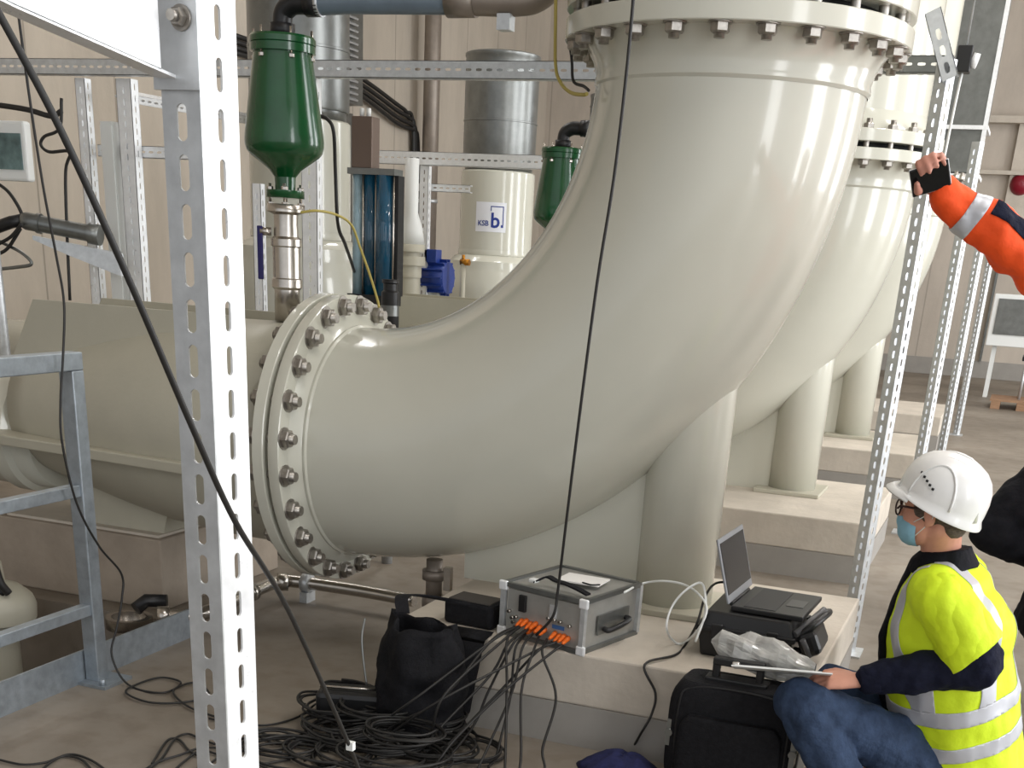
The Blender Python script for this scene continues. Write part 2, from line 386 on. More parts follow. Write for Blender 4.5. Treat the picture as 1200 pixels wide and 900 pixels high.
# riser pipe standing on the top flange
rs = thing('riser_pipe', 'flanged pipe above the nearest elbow, cut off by the top of the photo', 'pipe', (XV, YA, ZT+.09), 'riser pipes above the elbows')
part('pipe_barrel', MB().cyl((XV, YA, ZT+.15), (XV, YA, 5.4), RP, 72, caps=(False, True)), M['paint'], rs)
part('riser_flange', MB().lathe((XV, YA, ZT+.09), Z, [(0, .3), (0, .572), (.003, .575), (.057, .575), (.06, .572), (.06, .512), (.075, .5), (.12, .472), (.16, .458)], 96, caps=(False, False)), M['paint'], rs)
part('gasket', MB().cyl((XV, YA, ZT+.058), (XV, YA, ZT+.092), .49, 64), M['gasket'], rs)
# pump casing on the suction side
pc = thing('pump_casing', 'grey-beige pump casing bolted to the nearest elbow, behind the slotted post', 'pump', (-3.6, YA, ZP), 'pump casings in a row')
part('casing_flange', MB().lathe((XF-.070, YA, ZA), -X, [(0, .3), (0, .574), (.003, .577), (.046, .577), (.049, .574), (.049, .52), (.085, .46)], 96, caps=(False, False)), M['paint'], pc)
part('flange_gasket', MB().cyl((XF-.071, YA, ZA), (XF-.047, YA, ZA), .505, 64), M['gasket'], pc)
body = MB()
prof = [(-2.66, .455), (-2.9, .455), (-3.1, .452), (-3.35, .43), (-3.6, .385), (-3.85, .33), (-4.0, .30), (-4.12, .27)]
body.lathe((0, YA, ZA), -X, [(-p, r) for p, r in prof], 64)
# rounded volute hump in front of the axis
part('casing_body', body, M['paint_dull'], pc)
part('split_flange', MB().prism([(-4.35, YA-.36, .70), (-3.0, YA-.50, .70), (-3.0, YA+.5, .70), (-4.35, YA+.36, .70)], (0, 0, .045)), M['paint_dull'], pc, bevel=.006)
for yy in (YA-.20, YA+.25):
    part('stiffener_plate', MB().prism([(-4.14, yy, 1.02), (-3.98, yy, 1.30), (-2.95, yy, 1.30), (-2.95, yy, 1.0), (-4.14, yy, .75)], (0, .022, 0)), M['paint_dull'], pc)
part('suction_pipe', MB().lathe((-4.05, YA, ZA-.12), -X, [(0, .24), (.1, .25), (.12, .275), (.2, .275), (.21, .255), (.5, .25), (.8, .22), (1.6, .22), (1.62, .36), (1.7, .36), (1.7, .22), (4.0, .22)], 48), M['paint'], pc)
part('support_foot', MB().prism([(-3.86, YA-.1, ZP), (-3.45, YA-.1, ZP), (-3.40, YA-.1, .5), (-3.50, YA-.1, .62), (-3.86, YA-.1, .64)], (0, .5, 0)), M['paint_dull'], pc)
PC1 = pc
# plinths
pl = []
for k in range(4):
    y0 = YA-.82+PITCHU*k; y1 = YA+.55+PITCHU*k
    o = thing('concrete_plinth', ['pale concrete plinth under the flight case and the nearest pipe column', 'pale concrete plinth under the second pipe column', 'pale concrete plinth under the third pipe column', 'farthest pale concrete plinth, behind the other three'][k], 'plinth', (-1.2, y0, 0), 'concrete plinths in a row')
    xr = -.42 if k == 0 else -.58
    part('plinth_block', MB().box((-1.93, y0, .153), (xr, y1, ZP)), M['conc_light'], o, bevel=.008)
    part('painted_skirting', MB().box((-1.933, y0-.003, 0), (xr+.003, y1+.003, .153)), M['grey_paint'], o)
for k in range(3):
    o = thing('pump_plinth', ['low concrete block under the nearest pump casing', 'low concrete block under the second pump casing', 'low concrete block under the third pump casing'][k], 'plinth', (-3.9, YA+PITCHU*k, 0), 'concrete blocks under the pumps')
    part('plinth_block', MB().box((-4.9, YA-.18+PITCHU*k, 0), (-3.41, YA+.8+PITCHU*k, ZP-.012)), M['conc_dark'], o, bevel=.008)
    part('grout_bed', MB().box((-4.3, YA-.15+PITCHU*k, ZP-.012), (-3.44, YA+.7+PITCHU*k, ZP)), M['conc_light'], o)
# copies for units two and three
SX, SZ, DX = .94, .935, -.05
for k in (1, 2):
    c = copy_tree(E1); c.location.y += PITCHU*k; c.location.x += DX-.02*(k-1); c.scale = (SX, 1, SZ); c['label'] = build_unit(k)[0]
    c = copy_tree(rs); c.location.y += PITCHU*k; c.location.x += DX-.10*(k-1); c.location.z = ZP+(ZT+.09-ZP)*SZ; c.scale = (SX, 1, 1) if k == 1 else (.82, .85, 1); c['label'] = ['riser pipe above the second elbow, right of the nearest flange', 'riser pipe above the farthest elbow'][k-1]
    c = copy_tree(PC1); c.location.y += PITCHU*k; c.location.x += DX-.02*(k-1)+(XF-XV)*(SX-1); c['label'] = ['pump casing on the second elbow, its back edge showing above the nearest pipe', 'pump casing on the farthest elbow'][k-1]

# ================================================================ steelwork
def strut_mb(p0, p1, W, D, face, t=.0025, pitch=.05, sl=.03, sw=.012, sides=True, n=8, off=.01):
    """slotted C-channel between two points; face: direction the slotted web looks to"""
    p0, p1 = V(p0), V(p1); u = (p1-p0).normalized(); f = V(face); f = (f-u*f.dot(u)).normalized(); s = u.cross(f)
    L = (p1-p0).length; mb = MB()
    mb.slotted(p0, L, W, u, s, t, -f, pitch, sl, sw, off, n)
    if sides:
        for k in (-1, 1):
            mb.slotted(p0+s*(k*W/2)-f*(D/2), L, D, u, f, t, -s*k, pitch, sl, sw*.8, off+.02, n)
            q = p0+s*(k*(W/2-.004))-f*D; mb.obox(q+u*L/2, (L, .008, t), (u, s, f))
    return mb
def strut(name, label, p0, p1, W=.041, D=.041, face=(0, -1, 0), m='galv_light', group=None, cat='steel channel', **k):
    o = part(name, strut_mb(p0, p1, W, D, face, **k), M[m], None, base=tuple(p0)); tag(o, label, cat, group); return o

# foreground slotted post with two slotted legs
bx, by = -.879, 1.274
zr = atd(268, 84, 1.5).z; zl = atd(225, 260.6, 1.5).z
post = thing('slotted_post', 'tall galvanised slotted angle post in the left foreground', 'post', (bx, by, 0))
h0 = 2.75
part('front_leg', MB().slotted((bx-.025, by, 0), h0, .05, Z, X, .003, Y, .05, .037, .0135, (zl-.025) % .05, 20), M['galv'], post)
part('side_leg', MB().slotted((bx, by+.0385, 0), h0, .071, Z, Y, .003, -X, .05, .034, .0125, (zr-.025) % .05, 20), M['galv_light'], post)  # paler than front_leg: the lit side of the post is put into its colour
part('foot_plate', MB().box((bx-.08, by-.03, 0), (bx+.03, by+.12, .008)), M['galv'], post)
# cantilever arm bolted to the post
arm = thing('cantilever_bracket', 'bright sheet-steel cantilever bracket bolted to the foreground post at top left', 'bracket', (bx-.027, by-.006, 1.741))
part('back_plate', MB().box((bx-.055, by-.006, 1.741), (bx+.004, by-.001, 1.96)), M['galv'], arm)
arm_poly = [(-.905, 1.268, 1.75), (-.905, 1.268, 1.95), (-.905, .62, 1.95), (-.905, .62, 1.86), (-.905, 1.1, 1.772), (-.905, 1.236, 1.755)]
part('arm_plate', MB().prism([(-.905, 1.243, 1.757), (-.905, 1.243, 1.95), (-.905, .55, 1.95), (-.905, .55, 1.85), (-.905, 1.03, 1.78)], (-.003, 0, 0)), M['galv_light'], arm)
part('arm_lip', MB().prism([(-.905, 1.268, 1.752), (-.905, 1.03, 1.778), (-.905, .55, 1.848), (-.93, .55, 1.848), (-.93, 1.03, 1.778), (-.93, 1.268, 1.752)], (0, 0, .003)), M['galv_light'], arm)
bt = MB(); bp = V(-.894, by-.006, 1.808)
bt.cyl(bp, bp-Y*.003, .0125, 24); bt.add(*bt._hex(bp-Y*.003, -Y, .0095, .009)); bt.cyl(bp-Y*.012, bp-Y*.02, .0055, 14)
part('bolt', bt, M['bolt'], arm)

# railing around the pit
rl = thing('railing', 'galvanised steel guard railing at the pit edge on the left', 'railing', (-3.04, 3.57, 0))
xr_ = -3.04
part('post', MB().box((xr_-.03, 3.54, .01), (xr_+.03, 3.60, 1.14)), M['galv_rail'], rl, bevel=.004)
part('post', MB().box((xr_-.03, 2.04, .01), (xr_+.03, 2.10, 1.14)), M['galv_rail'], rl, bevel=.004)
part('top_rail', MB().box((xr_-.03, 1.6, 1.14), (xr_+.03, 3.60, 1.20)), M['galv_rail'], rl, bevel=.004)
part('middle_rail', MB().box((xr_-.02, 1.6, .71), (xr_+.02, 3.56, .752)), M['galv_rail'], rl, bevel=.003)
part('lower_rail', MB().box((xr_-.02, 1.6, .27), (xr_+.02, 3.56, .312)), M['galv_rail'], rl, bevel=.003)
part('base_plate', MB().box((xr_-.09, 3.5, 0), (xr_+.09, 3.66, .012)).cyl((xr_+.065, 3.52, .01), (xr_+.065, 3.52, .035), .012, 6).cyl((xr_-.065, 3.64, .01), (xr_-.065, 3.64, .035), .012, 6), M['galv_rail'], rl)
part('base_plate', MB().box((xr_-.09, 2.0, 0), (xr_+.09, 2.16, .012)), M['galv_rail'], rl)
part('toe_board', MB().box((xr_-.045, 1.6, .0), (xr_-.035, 4.30, .125)), M['galv_rail'], rl)

# channels hung in front of the left wall
YS = 5.7
def ch(name, label, a, b, Yp, **k):
    return strut(name, label, aty(*a, Yp), aty(*b, Yp), **k)
zt = aty(350, 80, YS).z
strut('steel_channel', 'long horizontal slotted channel running across the top, behind the green valve', (-6.6, YS, zt), (-1.72, YS, zt), W=.07, D=.06, group='slotted channels', m='galv')
p = aty(82, 110, YS); strut('steel_channel', 'upright slotted channel behind the white control box, left one of the pair', (p.x, YS+.08, 0), (p.x, YS+.08, zt-.04), W=.06, D=.05, group='slotted channels')
p = aty(133, 110, YS); strut('steel_channel', 'upright slotted channel holding the steel probe arm', (p.x, YS+.08, 0), (p.x, YS+.08, zt-.04), W=.09, D=.06, group='slotted channels')
p = aty(118, 200, YS); t = thing('cable_duct', 'white upright cable duct beside the slotted channel on the left', 'cable duct', (p.x, YS+.09, 0))
part('duct_body', MB().box((p.x-.05, YS+.085, 0), (p.x+.03, YS+.14, aty(118, 140, YS).z)), M['white'], t)
part('duct_cover', MB().box((p.x-.045, YS+.075, .02), (p.x+.025, YS+.084, aty(118, 145, YS).z)), M['white'], t)
zz = aty(150, 175, YS).z; strut('steel_channel', 'short level slotted channel joining the left uprights', (aty(92, 175, YS).x, YS+.15, zz), (aty(204, 175, YS).x, YS+.15, zz), W=.055, D=.041, group='slotted channels')
zz = aty(140, 113, YS).z; q = aty(140, 113, YS+.1); strut('steel_channel', 'slotted channel running back towards the wall, above the short level one', (q.x, YS+.14, q.z), (q.x+.12, YS+1.6, q.z), W=.041, D=.06, face=(1, 0, -.4), group='slotted channels')
p = aty(363, 280, YS); strut('steel_channel', 'bright upright slotted channel just right of the stainless valve spool', (p.x, YS, 0), (p.x, YS, zt-.04), W=.085, D=.05, group='slotted channels', pitch=.06, sl=.035, sw=.014)
p = aty(301, 250, YS+.2); strut('steel_channel', 'pale upright channel just left of the stainless valve spool', (p.x, YS+.2, 0), (p.x, YS+.2, aty(301, 215, YS+.2).z), W=.05, D=.04, group='slotted channels')
# second bay channels
Y2 = 8.75
zz = aty(540, 187, Y2).z; x0 = aty(440, 187, Y2).x; x1 = aty(640, 187, Y2).x
strut('steel_channel', 'level slotted channel below the grey duct, ending at the second green valve', (x0, Y2, zz), (x1, Y2, zz), W=.085, D=.06, group='slotted channels')
p = aty(492, 270, Y2); strut('steel_channel', 'upright slotted channel beside the blue motor', (p.x, Y2+.05, 0), (p.x, Y2+.05, zz-.045), W=.07, D=.05, group='slotted channels')
z2 = aty(510, 219, Y2).z; strut('steel_channel', 'short level channel above the blue motor', (aty(474, 219, Y2).x, Y2+.12, z2), (aty(543, 219, Y2).x, Y2+.12, z2), W=.05, D=.041, group='slotted channels')
# right-hand row of support posts
for k, (yy, lb) in enumerate([(5.55, 'nearest slotted support post on the right, from the suitcase up to the phone'), (8.62, 'second slotted support post on the right, behind the hand with the phone'), (11.69, 'third slotted support post on the right, farther back'), (14.76, 'farthest slotted support post on the right')]):
    o = thing('support_post', lb, 'post', (-.48, yy, 0), 'slotted support posts on the right')
    part('channel', strut_mb((-.48, yy, .008), (-.48, yy, (2.36, 2.35, 2.05, 2.05)[k]), .055, .05, (-.5, -.87, 0), sl=.03, sw=.015, n=10), M['galv'], o)
    part('foot_plate', MB().box((-.56, yy-.06, 0), (-.40, yy+.1, .008)), M['galv'], o)
    if k == 0:
        part('tilted_bracket', strut_mb(aty(1113, 92, 5.52), aty(1093, 12, 5.52), .06, .05, (0, -1, 0), pitch=.06, sl=.04, sw=.02), M['galv'], o)
zz = 2.35; strut('steel_channel', 'grey level channel from the nearest elbow flange to the right support post', (-1.0, 5.62, zz), (-.45, 5.62, zz), W=.06, D=.05, m='galv_dark', group='slotted channels')

# ================================================================ valves and small pipework
def air_valve(lab):
    cx, cy = -2.84, YA
    t = thing('air_valve', lab, 'valve', (cx, cy, 1.745), 'green air valves')
    body = MB().lathe((cx, cy, 1.745), Z, [(0, .075), (.028, .075), (.028, .04), (.075, .042), (.1, .062), (.15, .135), (.165, .148), (.185, .154), (.2, .155), (.225, .153), (.32, .139), (.5, .112), (.51, .111)], 56)
    part('valve_body', body, M['green'], t)
    part('cover_flange', MB().lathe((cx, cy, 2.245), Z, [(0, .112), (.002, .124), (.028, .124), (.03, .122), (.032, .126), (.05, .126), (.058, .12), (.06, 0.03)], 56, caps=(False, False)), M['green'], t)
    for i in range(6):
        a = i*PI/3+.3; q = V(cx+.113*math.cos(a), cy+.113*math.sin(a), 2.235)
        b = MB(); b.add(*b._hex(q, -Z, .012, .012)); b.cyl(q, q+Z*.09, .005, 8); part('cover_bolt', b, M['steel'], t)
    for i in range(4):
        a = i*PI/2+.5; q = V(cx+.06*math.cos(a), cy+.06*math.sin(a), 1.774)
        b = MB(); b.add(*b._hex(q, Z, .013, .012)); b.cyl(q-Z*.06, q+Z*.022, .006, 8); b.add(*b._hex(q-Z*.045, -Z, .013, .012)); part('flange_bolt', b, M['steel'], t)
    e = MB().tube(bez([(cx, cy, 2.30), (cx, cy, 2.35), (cx+.01, cy, 2.385), (cx+.05, cy, 2.408), (cx+.1, cy, 2.41), (cx+.16, cy, 2.41)], 6), .037, 18)
    e.cyl((cx, cy, 2.302), (cx, cy, 2.345), .048, 22).cyl((cx+.11, cy, 2.41), (cx+.17, cy, 2.41), .045, 22)
    part('outlet_elbow', e, M['black'], t)
    s = thing('valve_spool', 'stainless valve spool', 'pipe fitting', (cx, cy, 1.31), 'stainless valve spools')
    sp = MB().lathe((cx, cy, 1.285), Z, [(0, .052), (.12, .052), (.13, .062), (.16, .062), (.165, .056), (.28, .056), (.285, .062), (.31, .062), (.32, .05), (.37, .048), (.40, .05), (.41, .076), (.438, .076)], 32)
    part('spool_body', sp, M['steel'], s)
    hd = MB().cyl((cx-.05, cy-.03, 1.62), (cx-.09, cy-.05, 1.62), .016, 14)
    part('valve_stem', hd, M['steel'], s)
    part('lever', MB().obox((cx-.088, cy-.055, 1.54), (.024, .012, .2), (X, Y, Z)), mat('dark_blue_grip', srgb(38, 34, 92), .4), s, bevel=.004)
    return t, s
av, vs = air_valve('nearest green conical air valve on the pump casing, at upper left')
vs['label'] = 'stainless ball valve spool standing under the nearest green valve'
for k in (1, 2):
    c = copy_tree(av); c.location.y += PITCHU*k; c.location.x += .06; c.location.z -= .12; c['label'] = ['second green conical air valve, left of the tall part of the nearest elbow', 'third green conical air valve, behind the nearest elbow'][k-1]
    c = copy_tree(vs); c.location.y += PITCHU*k; c.location.x += .06; c.location.z -= .12; c['label'] = ['stainless valve spool under the second green valve', 'stainless valve spool under the third green valve'][k-1]
# vent hose from the nearest air valve
hs = thing('vent_hose', 'blue-grey vent hose clamped to the black elbow on the green valve', 'hose', (-2.6, YA, 2.41))
zh = 2.41
part('hose', MB().tube(bez([(-2.70, YA, zh), (-2.55, YA, zh+.004), (-2.3, YA, zh+.002), (-2.14, YA, zh)], 8), .041, 22), M['hose'], hs)
for xx in (-2.675, -2.14): part('hose_clamp', MB().cyl((xx-.008, YA, zh), (xx+.008, YA, zh), .045, 24).box((xx-.012, YA-.055, zh+.02), (xx+.012, YA-.035, zh+.045)), M['galv'], hs)
vp = thing('vent_pipe', 'brown-grey vent pipe bending upwards beside the top flange', 'pipe', (-1.95, YA, zh))
part('pipe_body', MB().tube(bez([(-2.15, YA, zh), (-2.05, YA, zh), (-1.9, YA+.02, zh), (-1.82, YA+.05, zh+.02), (-1.765, YA+.09, zh+.09), (-1.75, YA+.1, zh+.2), (-1.75, YA+.1, 3.2)], 8), .045, 24), M['pipe_brown'], vp)
part('coupling', MB().cyl((-2.15, YA, zh), (-2.04, YA, zh), .051, 24), M['pipe_brown'], vp)
part('clip', MB().box((-1.95, YA-.02, zh-.09), (-1.90, YA+.03, zh-.04)), M['galv'], vp)
# floor drain pipe
fp = thing('drain_pipe', 'stainless drain pipe lying low over the floor towards the nearest elbow', 'pipe', (-3.0, 4.8, .1))
zf = .09
P_ = [atz(185, 722, zf), atz(212, 722, zf), atz(240, 718, zf), atz(290, 696, zf), atz(325, 682, zf), atz(350, 682, zf), atz(420, 692, zf), atz(486, 704, zf)]
part('pipe_body', MB().tube(bez(P_, 8), .03, 18), M['steel'], fp)
for k in (0, 3, 4):
    d = (P_[k+1]-P_[k]).normalized(); part('coupling', MB().cyl(P_[k], P_[k]+d*.05, .042, 20), M['steel'], fp)
q = atz(360, 683, zf)
part('pipe_clip', MB().box((q.x-.02, q.y-.04, 0), (q.x+.02, q.y+.04, .05)).cyl((q.x-.02, q.y, zf), (q.x+.02, q.y, zf), .045, 18).cyl((q.x, q.y, .1), (q.x, q.y, .19), .007, 8), M['galv'], fp)
q = atz(152, 735, 0)
dr = thing('floor_gully', 'dark floor gully with a steel rim behind the toe board', 'drain', tuple(q))
part('gully_rim', MB().lathe(q, Z, [(0, .1), (.05, .1), (.05, .075), (.012, .075), (.012, .0)], 32, caps=(True, False)), M['steel'], dr)
part('gully_pipe', MB().tube([q+V(0, .05, .07), q+V(.02, .1, .1), q+V(.1, .14, .1)], .03, 14), M['black'], dr)

# motor columns behind the pumps
def motor_column(lab):
    cx, cy = -4.15, 7.0
    t = thing('motor_column', lab, 'pump motor', (cx, cy, 0), 'tall pump motor columns')
    part('bell_housing', MB().lathe((cx, cy, 0), Z, [(0, .36), (.9, .36), (1.1, .40), (1.3, .41), (1.4, .40), (1.47, .375), (1.50, .37), (1.55, .365), (1.585, .33), (1.60, .297)], 56), M['paint'], t)
    part('shroud', MB().lathe((cx, cy, 1.6), Z, [(0, .29), (.004, .295), (.62, .295), (.63, .285)], 56), M['paint'], t)
    d = MB().lathe((cx, cy, 2.23), Z, [(0, .27), (.05, .27), (.05, .285), (.06, .288), (.35, .288), (.352, .292), (.362, .292), (.364, .288), (.72, .288), (.722, .292), (.732, .292), (.734, .288), (.80, .288), (.81, .294), (.83, .294), (.84, .27), (.845, .05)], 48)
    part('cooling_duct', d, M['galv_dark'], t)
    part('rim_band', MB().lathe((cx, cy, 1.60), Z, [(0, .299), (.02, .302), (.04, .299)], 56, caps=(False, False)), M['paint'], t)
    return t
mc1 = motor_column('nearest tall grey motor column, half hidden by the stainless valve spool')
mc2 = copy_tree(mc1); mc2.location = (-4.15, 7.0+PITCHU, 0); mc2.scale = (1, 1, .975); mc2['label'] = 'tall grey motor column with the white and blue logo plate'
mc3 = copy_tree(mc1); mc3.location = (-4.15, 7.0+2*PITCHU, 0); mc3['label'] = 'farthest tall grey motor column, hidden behind the nearest elbow'
# logo plate bent round the second column
def wrap(u, z, r=.297, c=(-4.15, 7.0+PITCHU)):
    a0 = math.atan2(-c[1], -c[0]) - math.radians(9)
    a = a0 + u/r; return V(c[0]+r*math.cos(a), c[1]+r*math.sin(a), z)
zc = 1.885
pn = MB(); g = [[wrap(-.125+.25*i/16, zc-.11+.22*j, .2975) for i in range(17)] for j in (0, 1)]
pn.add(g[0]+g[1], [(i, i+1, 18+i, 17+i) for i in range(16)], True)
lp = part('logo_plate', pn, mat('logo_white', srgb(232, 234, 240), .35), mc2)
ink = mat('logo_blue', srgb(40, 60, 140), .4)
def wraptext(txt, size, u0, z0, r):
    cu = bpy.data.curves.new('lettering', 'FONT'); cu.body = txt; cu.size = size; cu.resolution_u = 3; cu.offset = size*.02
    o = bpy.data.objects.new('lettering', cu); C.objects.link(o)
    me = bpy.data.meshes.new_from_object(o.evaluated_get(bpy.context.evaluated_depsgraph_get())); bpy.data.objects.remove(o)
    mb = MB(); mb.add([wrap(u0+v.co.x, z0+v.co.y, r) for v in me.vertices], [list(p.vertices) for p in me.polygons]); return mb
lt = wraptext('KSB', .055, -.105, zc-.065, .2995)
b2 = wraptext('b', .155, .0, zc-.075, .2995); lt.add(b2.v, b2.f)
d2 = MB()
for (u0, u1, z0, z1) in ((.0, .105, .075, .082), (.098, .105, -.075, .082), (.0, .007, .045, .082), (.086, .098, -.075, -.055)):
    for i in range(4):
        a, b = u0+(u1-u0)*i/4, u0+(u1-u0)*(i+1)/4
        lt.add([wrap(a, zc+z0, .2995), wrap(b, zc+z0, .2995), wrap(b, zc+z1, .2995), wrap(a, zc+z1, .2995)], [(0, 1, 2, 3)])
part('lettering', lt, ink, lp)

# level gauge with glass tubes
YG = 6.4
gz0, gz1 = aty(432, 345, YG).z, aty(432, 205, YG).z
lg = thing('level_gauge', 'row of tall glass gauge tubes with dark blue liquid behind the pump', 'gauge', (aty(440, 345, YG).x, YG, gz0))
xL, xR = aty(412, 280, YG).x, aty(466, 280, YG).x
part('bottom_block', MB().box((xL, YG-.05, gz0-.05), (xR, YG+.05, gz0)), M['black'], lg)
part('top_block', MB().box((xL, YG-.05, gz1), (xR, YG+.05, gz1+.03)), M['galv_dark'], lg)
glass = mat('gauge_glass', srgb(200, 225, 232), .05, trans=.85, ior=1.3); liq = mat('blue_liquid', srgb(24, 78, 106), .06, coat=1, noise_amt=.3, noise_scale=6)
for i, (f, r) in enumerate(((.16, .035), (.42, .038), (.74, .055))):
    xx = xL+(xR-xL)*f
    part('glass_tube', MB().cyl((xx, YG, gz0), (xx, YG, gz1), r, 24), liq if i else mat('pale_liquid', srgb(150, 178, 190), .06, coat=1, noise_amt=.3, noise_scale=8), lg)
    part('tie_rod', MB().cyl((xx+r+.006, YG-.03, gz0), (xx+r+.006, YG-.03, gz1), .006, 8), M['steel'], lg)
part('stand', MB().box((xL+.08, YG-.03, 0), (xL+.14, YG+.03, gz0-.05)), M['galv'], lg)
part('back_rail', MB().box((xR-.02, YG-.02, gz0), (xR+.01, YG+.05, gz1)), M['black'], lg)
q = aty(428, 165, YG); jb = thing('junction_box', 'narrow brown steel box above the glass gauge tubes', 'box', (q.x, YG, gz1+.03))
z1_ = aty(428, 137, YG).z
part('box_body', MB().box((q.x-.06, YG-.04, gz1+.03), (q.x+.06, YG+.05, z1_)), mat('brown_steel', srgb(112, 96, 86), .4, .3), jb, bevel=.004)
part('cable_gland', MB().cyl((q.x-.02, YG, z1_), (q.x-.02, YG, z1_+.04), .012, 12).cyl((q.x+.02, YG, z1_), (q.x+.02, YG, z1_+.04), .012, 12), M['white'], jb)
q = aty(457, 375, 5.9); bc = thing('black_canister', 'black canister with a pale band right behind the side flange', 'canister', (q.x, 5.9, 0))
part('canister_post', MB().cyl((q.x, 5.9, 0), (q.x, 5.9, q.z-.3), .03, 14), M['galv'], bc)
part('can_body', MB().lathe((q.x, 5.9, q.z-.3), Z, [(0, .045), (.43, .045), (.44, .035), (.47, .035), (.475, .042), (.49, .042)], 24), M['black'], bc)
part('pale_band', MB().lathe((q.x, 5.9, q.z+.02), Z, [(0, .0455), (.05, .0455)], 24, caps=(False, False)), M['galv_dark'], bc, label='pale grey band')
# blue motor and the fittings beside it
q = aty(510, 325, 8.9); bm_ = thing('blue_motor', 'small ribbed blue electric motor behind the nearest pipe', 'motor', (q.x, 8.9, q.z))
mb = MB().cyl((q.x-.07, 8.9, q.z), (q.x+.11, 8.9, q.z), .11, 28).cyl((q.x-.1, 8.9, q.z), (q.x-.07, 8.9, q.z), .09, 28)
for i in range(14):
    a = 2*PI*i/14; mb.obox((q.x+.02, 8.9+.115*math.cos(a), q.z+.115*math.sin(a)), (.17, .03, .008), (X, V(0, math.cos(a), math.sin(a)), V(0, -math.sin(a), math.cos(a))))
part('motor_body', mb, M['blue'], bm_); part('terminal_box', MB().box((q.x-.05, 8.8, q.z+.1), (q.x+.05, 8.9, q.z+.19)), M['blue'], bm_, bevel=.006)
part('motor_stand', MB().box((q.x-.05, 8.85, 0), (q.x+.06, 8.95, q.z-.1)), M['galv'], bm_)
q = aty(478, 300, 8.6); fs = thing('flange_stack', 'grey flanged pipe stub left of the blue motor', 'pipe fitting', (q.x, 8.6, 0))
part('stub', MB().lathe((q.x, 8.6, 0), Z, [(0, .09), (q.z-.14, .09), (q.z-.14, .1), (q.z-.06, .1), (q.z-.06, .125), (q.z+.0, .125), (q.z, .09), (q.z+.03, .09), (q.z+.03, .12), (q.z+.08, .12)], 32), M['paint_dull'], fs)
part('neck', MB().lathe((q.x+.02, 8.6, q.z+.08), Z, [(0, .1), (.1, .085), (.2, .05), (.55, .05)], 24), M['white'], fs, label='white neck')
q = aty(540, 307, 8.9); bt_ = thing('brass_tap', 'tiny brass tap left of the logo column', 'tap', tuple(q))
part('tap_body', MB().cyl(q, q+X*.07, .022, 14).cyl(q+X*.02, q+X*.02+Z*.05, .012, 10), M['brass'], bt_); part('tap_pipe', MB().cyl((q.x+.02, q.y, 0), (q.x+.02, q.y, q.z-.01), .02, 12), M['paint_dull'], bt_)
# pipes and trays on the left wall
def wallpipe(name, lab, xa, r, Xw, m, cat='pipe'):
    p = atx(xa, 100, Xw); t = thing(name, lab, cat, (Xw, p.y, 0)); part('pipe_body', MB().cyl((Xw, p.y, 0), (Xw, p.y, CEIL), r, 24), M[m], t)
    for zz in (2.2, 4.0, 5.6): part('pipe_clip', MB().lathe((Xw, p.y, zz), Z, [(0, r+.012), (.05, r+.012)], 24).box((-9, p.y-.03, zz), (Xw, p.y+.03, zz+.05)), M['galv'], t)
    return t
wallpipe('wall_pipe', 'brown-grey upright pipe on the side wall, left of the grey duct', 506, .12, -8.7, 'pipe_brown')
q = atx(388, 70, -8.6)
ld = thing('louvre_duct', 'ribbed grey upright duct on the side wall behind the green valve', 'duct', (-8.6, q.y, 2.9))
zb, zt_ = atx(388, 118, -8.6).z, 7.4
part('duct_body', MB().box((-8.87, q.y-.55, zb), (-8.45, q.y+.55, zt_)), M['galv_dark'], ld)
rb = MB()
for i in range(60):
    zz = zb+.05+i*(zt_-zb-.1)/60; rb.obox((-8.43, q.y, zz), (.05, .7, .02), (V(1, 0, -.5), Y, V(.5, 0, 1)))
part('louvres', rb, M['galv'], ld)
hb = atx(388, 150, -8.8); pn_ = thing('wall_panel', 'plain grey panel under the ribbed duct', 'panel', (-8.9, hb.y, 1.0)); part('panel_body', MB().box((-9, hb.y-.6, .5), (-8.8, hb.y+.6, zb-.05)), M['galv_dark'], pn_, bevel=.01)
for k, (ya, yb) in enumerate(((90, 128), (97, 135), (104, 143), (110, 150))):
    a, b = atx(410, ya-6, -8.9), atx(465, yb-6, -8.9)
    o = part('wall_cable', MB().tube(bez([atx(270, ya-50, -8.93), atx(340, ya-28, -8.93), a, b, atx(476+k*3, yb+3, -8.92), atx(484+k*2, yb+18, -8.92), atx(484+k*2, 250, -8.92)], 6), .028, 8), M['black_rubber'], None, base=tuple(a))
    tag(o, 'black cable in the bundle of four on the side wall behind the green valve', 'cable', 'black cables on the side wall')
# left: control box, probe
q0, q1 = aty(-30, 140, 5.2), aty(34, 213, 5.2)
cb = thing('control_box', 'white control box with a dark screen at the left edge', 'control box', (q0.x, 5.2, q1.z))
part('housing', MB().box((q0.x, 5.2, q1.z), (q1.x, 5.25, q0.z)), M['white'], cb, bevel=.012)
s0, s1 = aty(-15, 155, 5.19), aty(26, 199, 5.19)
scr = mat('dim_screen', srgb(96, 118, 118), .15, noise_amt=.5, noise_scale=9)
part('screen', MB().box((s0.x, 5.193, s1.z), (s1.x, 5.201, s0.z)), scr, cb)
part('mounting_pole', MB().cyl((q0.x-.06, 5.30, 0), (q0.x-.06, 5.30, zt-.03), .03, 14), M['galv'], cb)
pa, pb = aty(26, 258, 5.5), aty(118, 276, 5.62)
pr_ = thing('probe', 'grey cylindrical probe held on a bracket by the slotted channel', 'probe', tuple(pb))
part('probe_body', MB().lathe(pa, pb-pa, [(0, .035), (.02, .043), (.08, .043), (.08, .049), (.1, .049), (.1, .041), ((pb-pa).length-.06, .041), ((pb-pa).length-.06, .05), ((pb-pa).length, .05)], 24), M['galv_dark'], pr_)
b0, b1 = aty(38, 276, 5.52), aty(140, 297, 5.66)
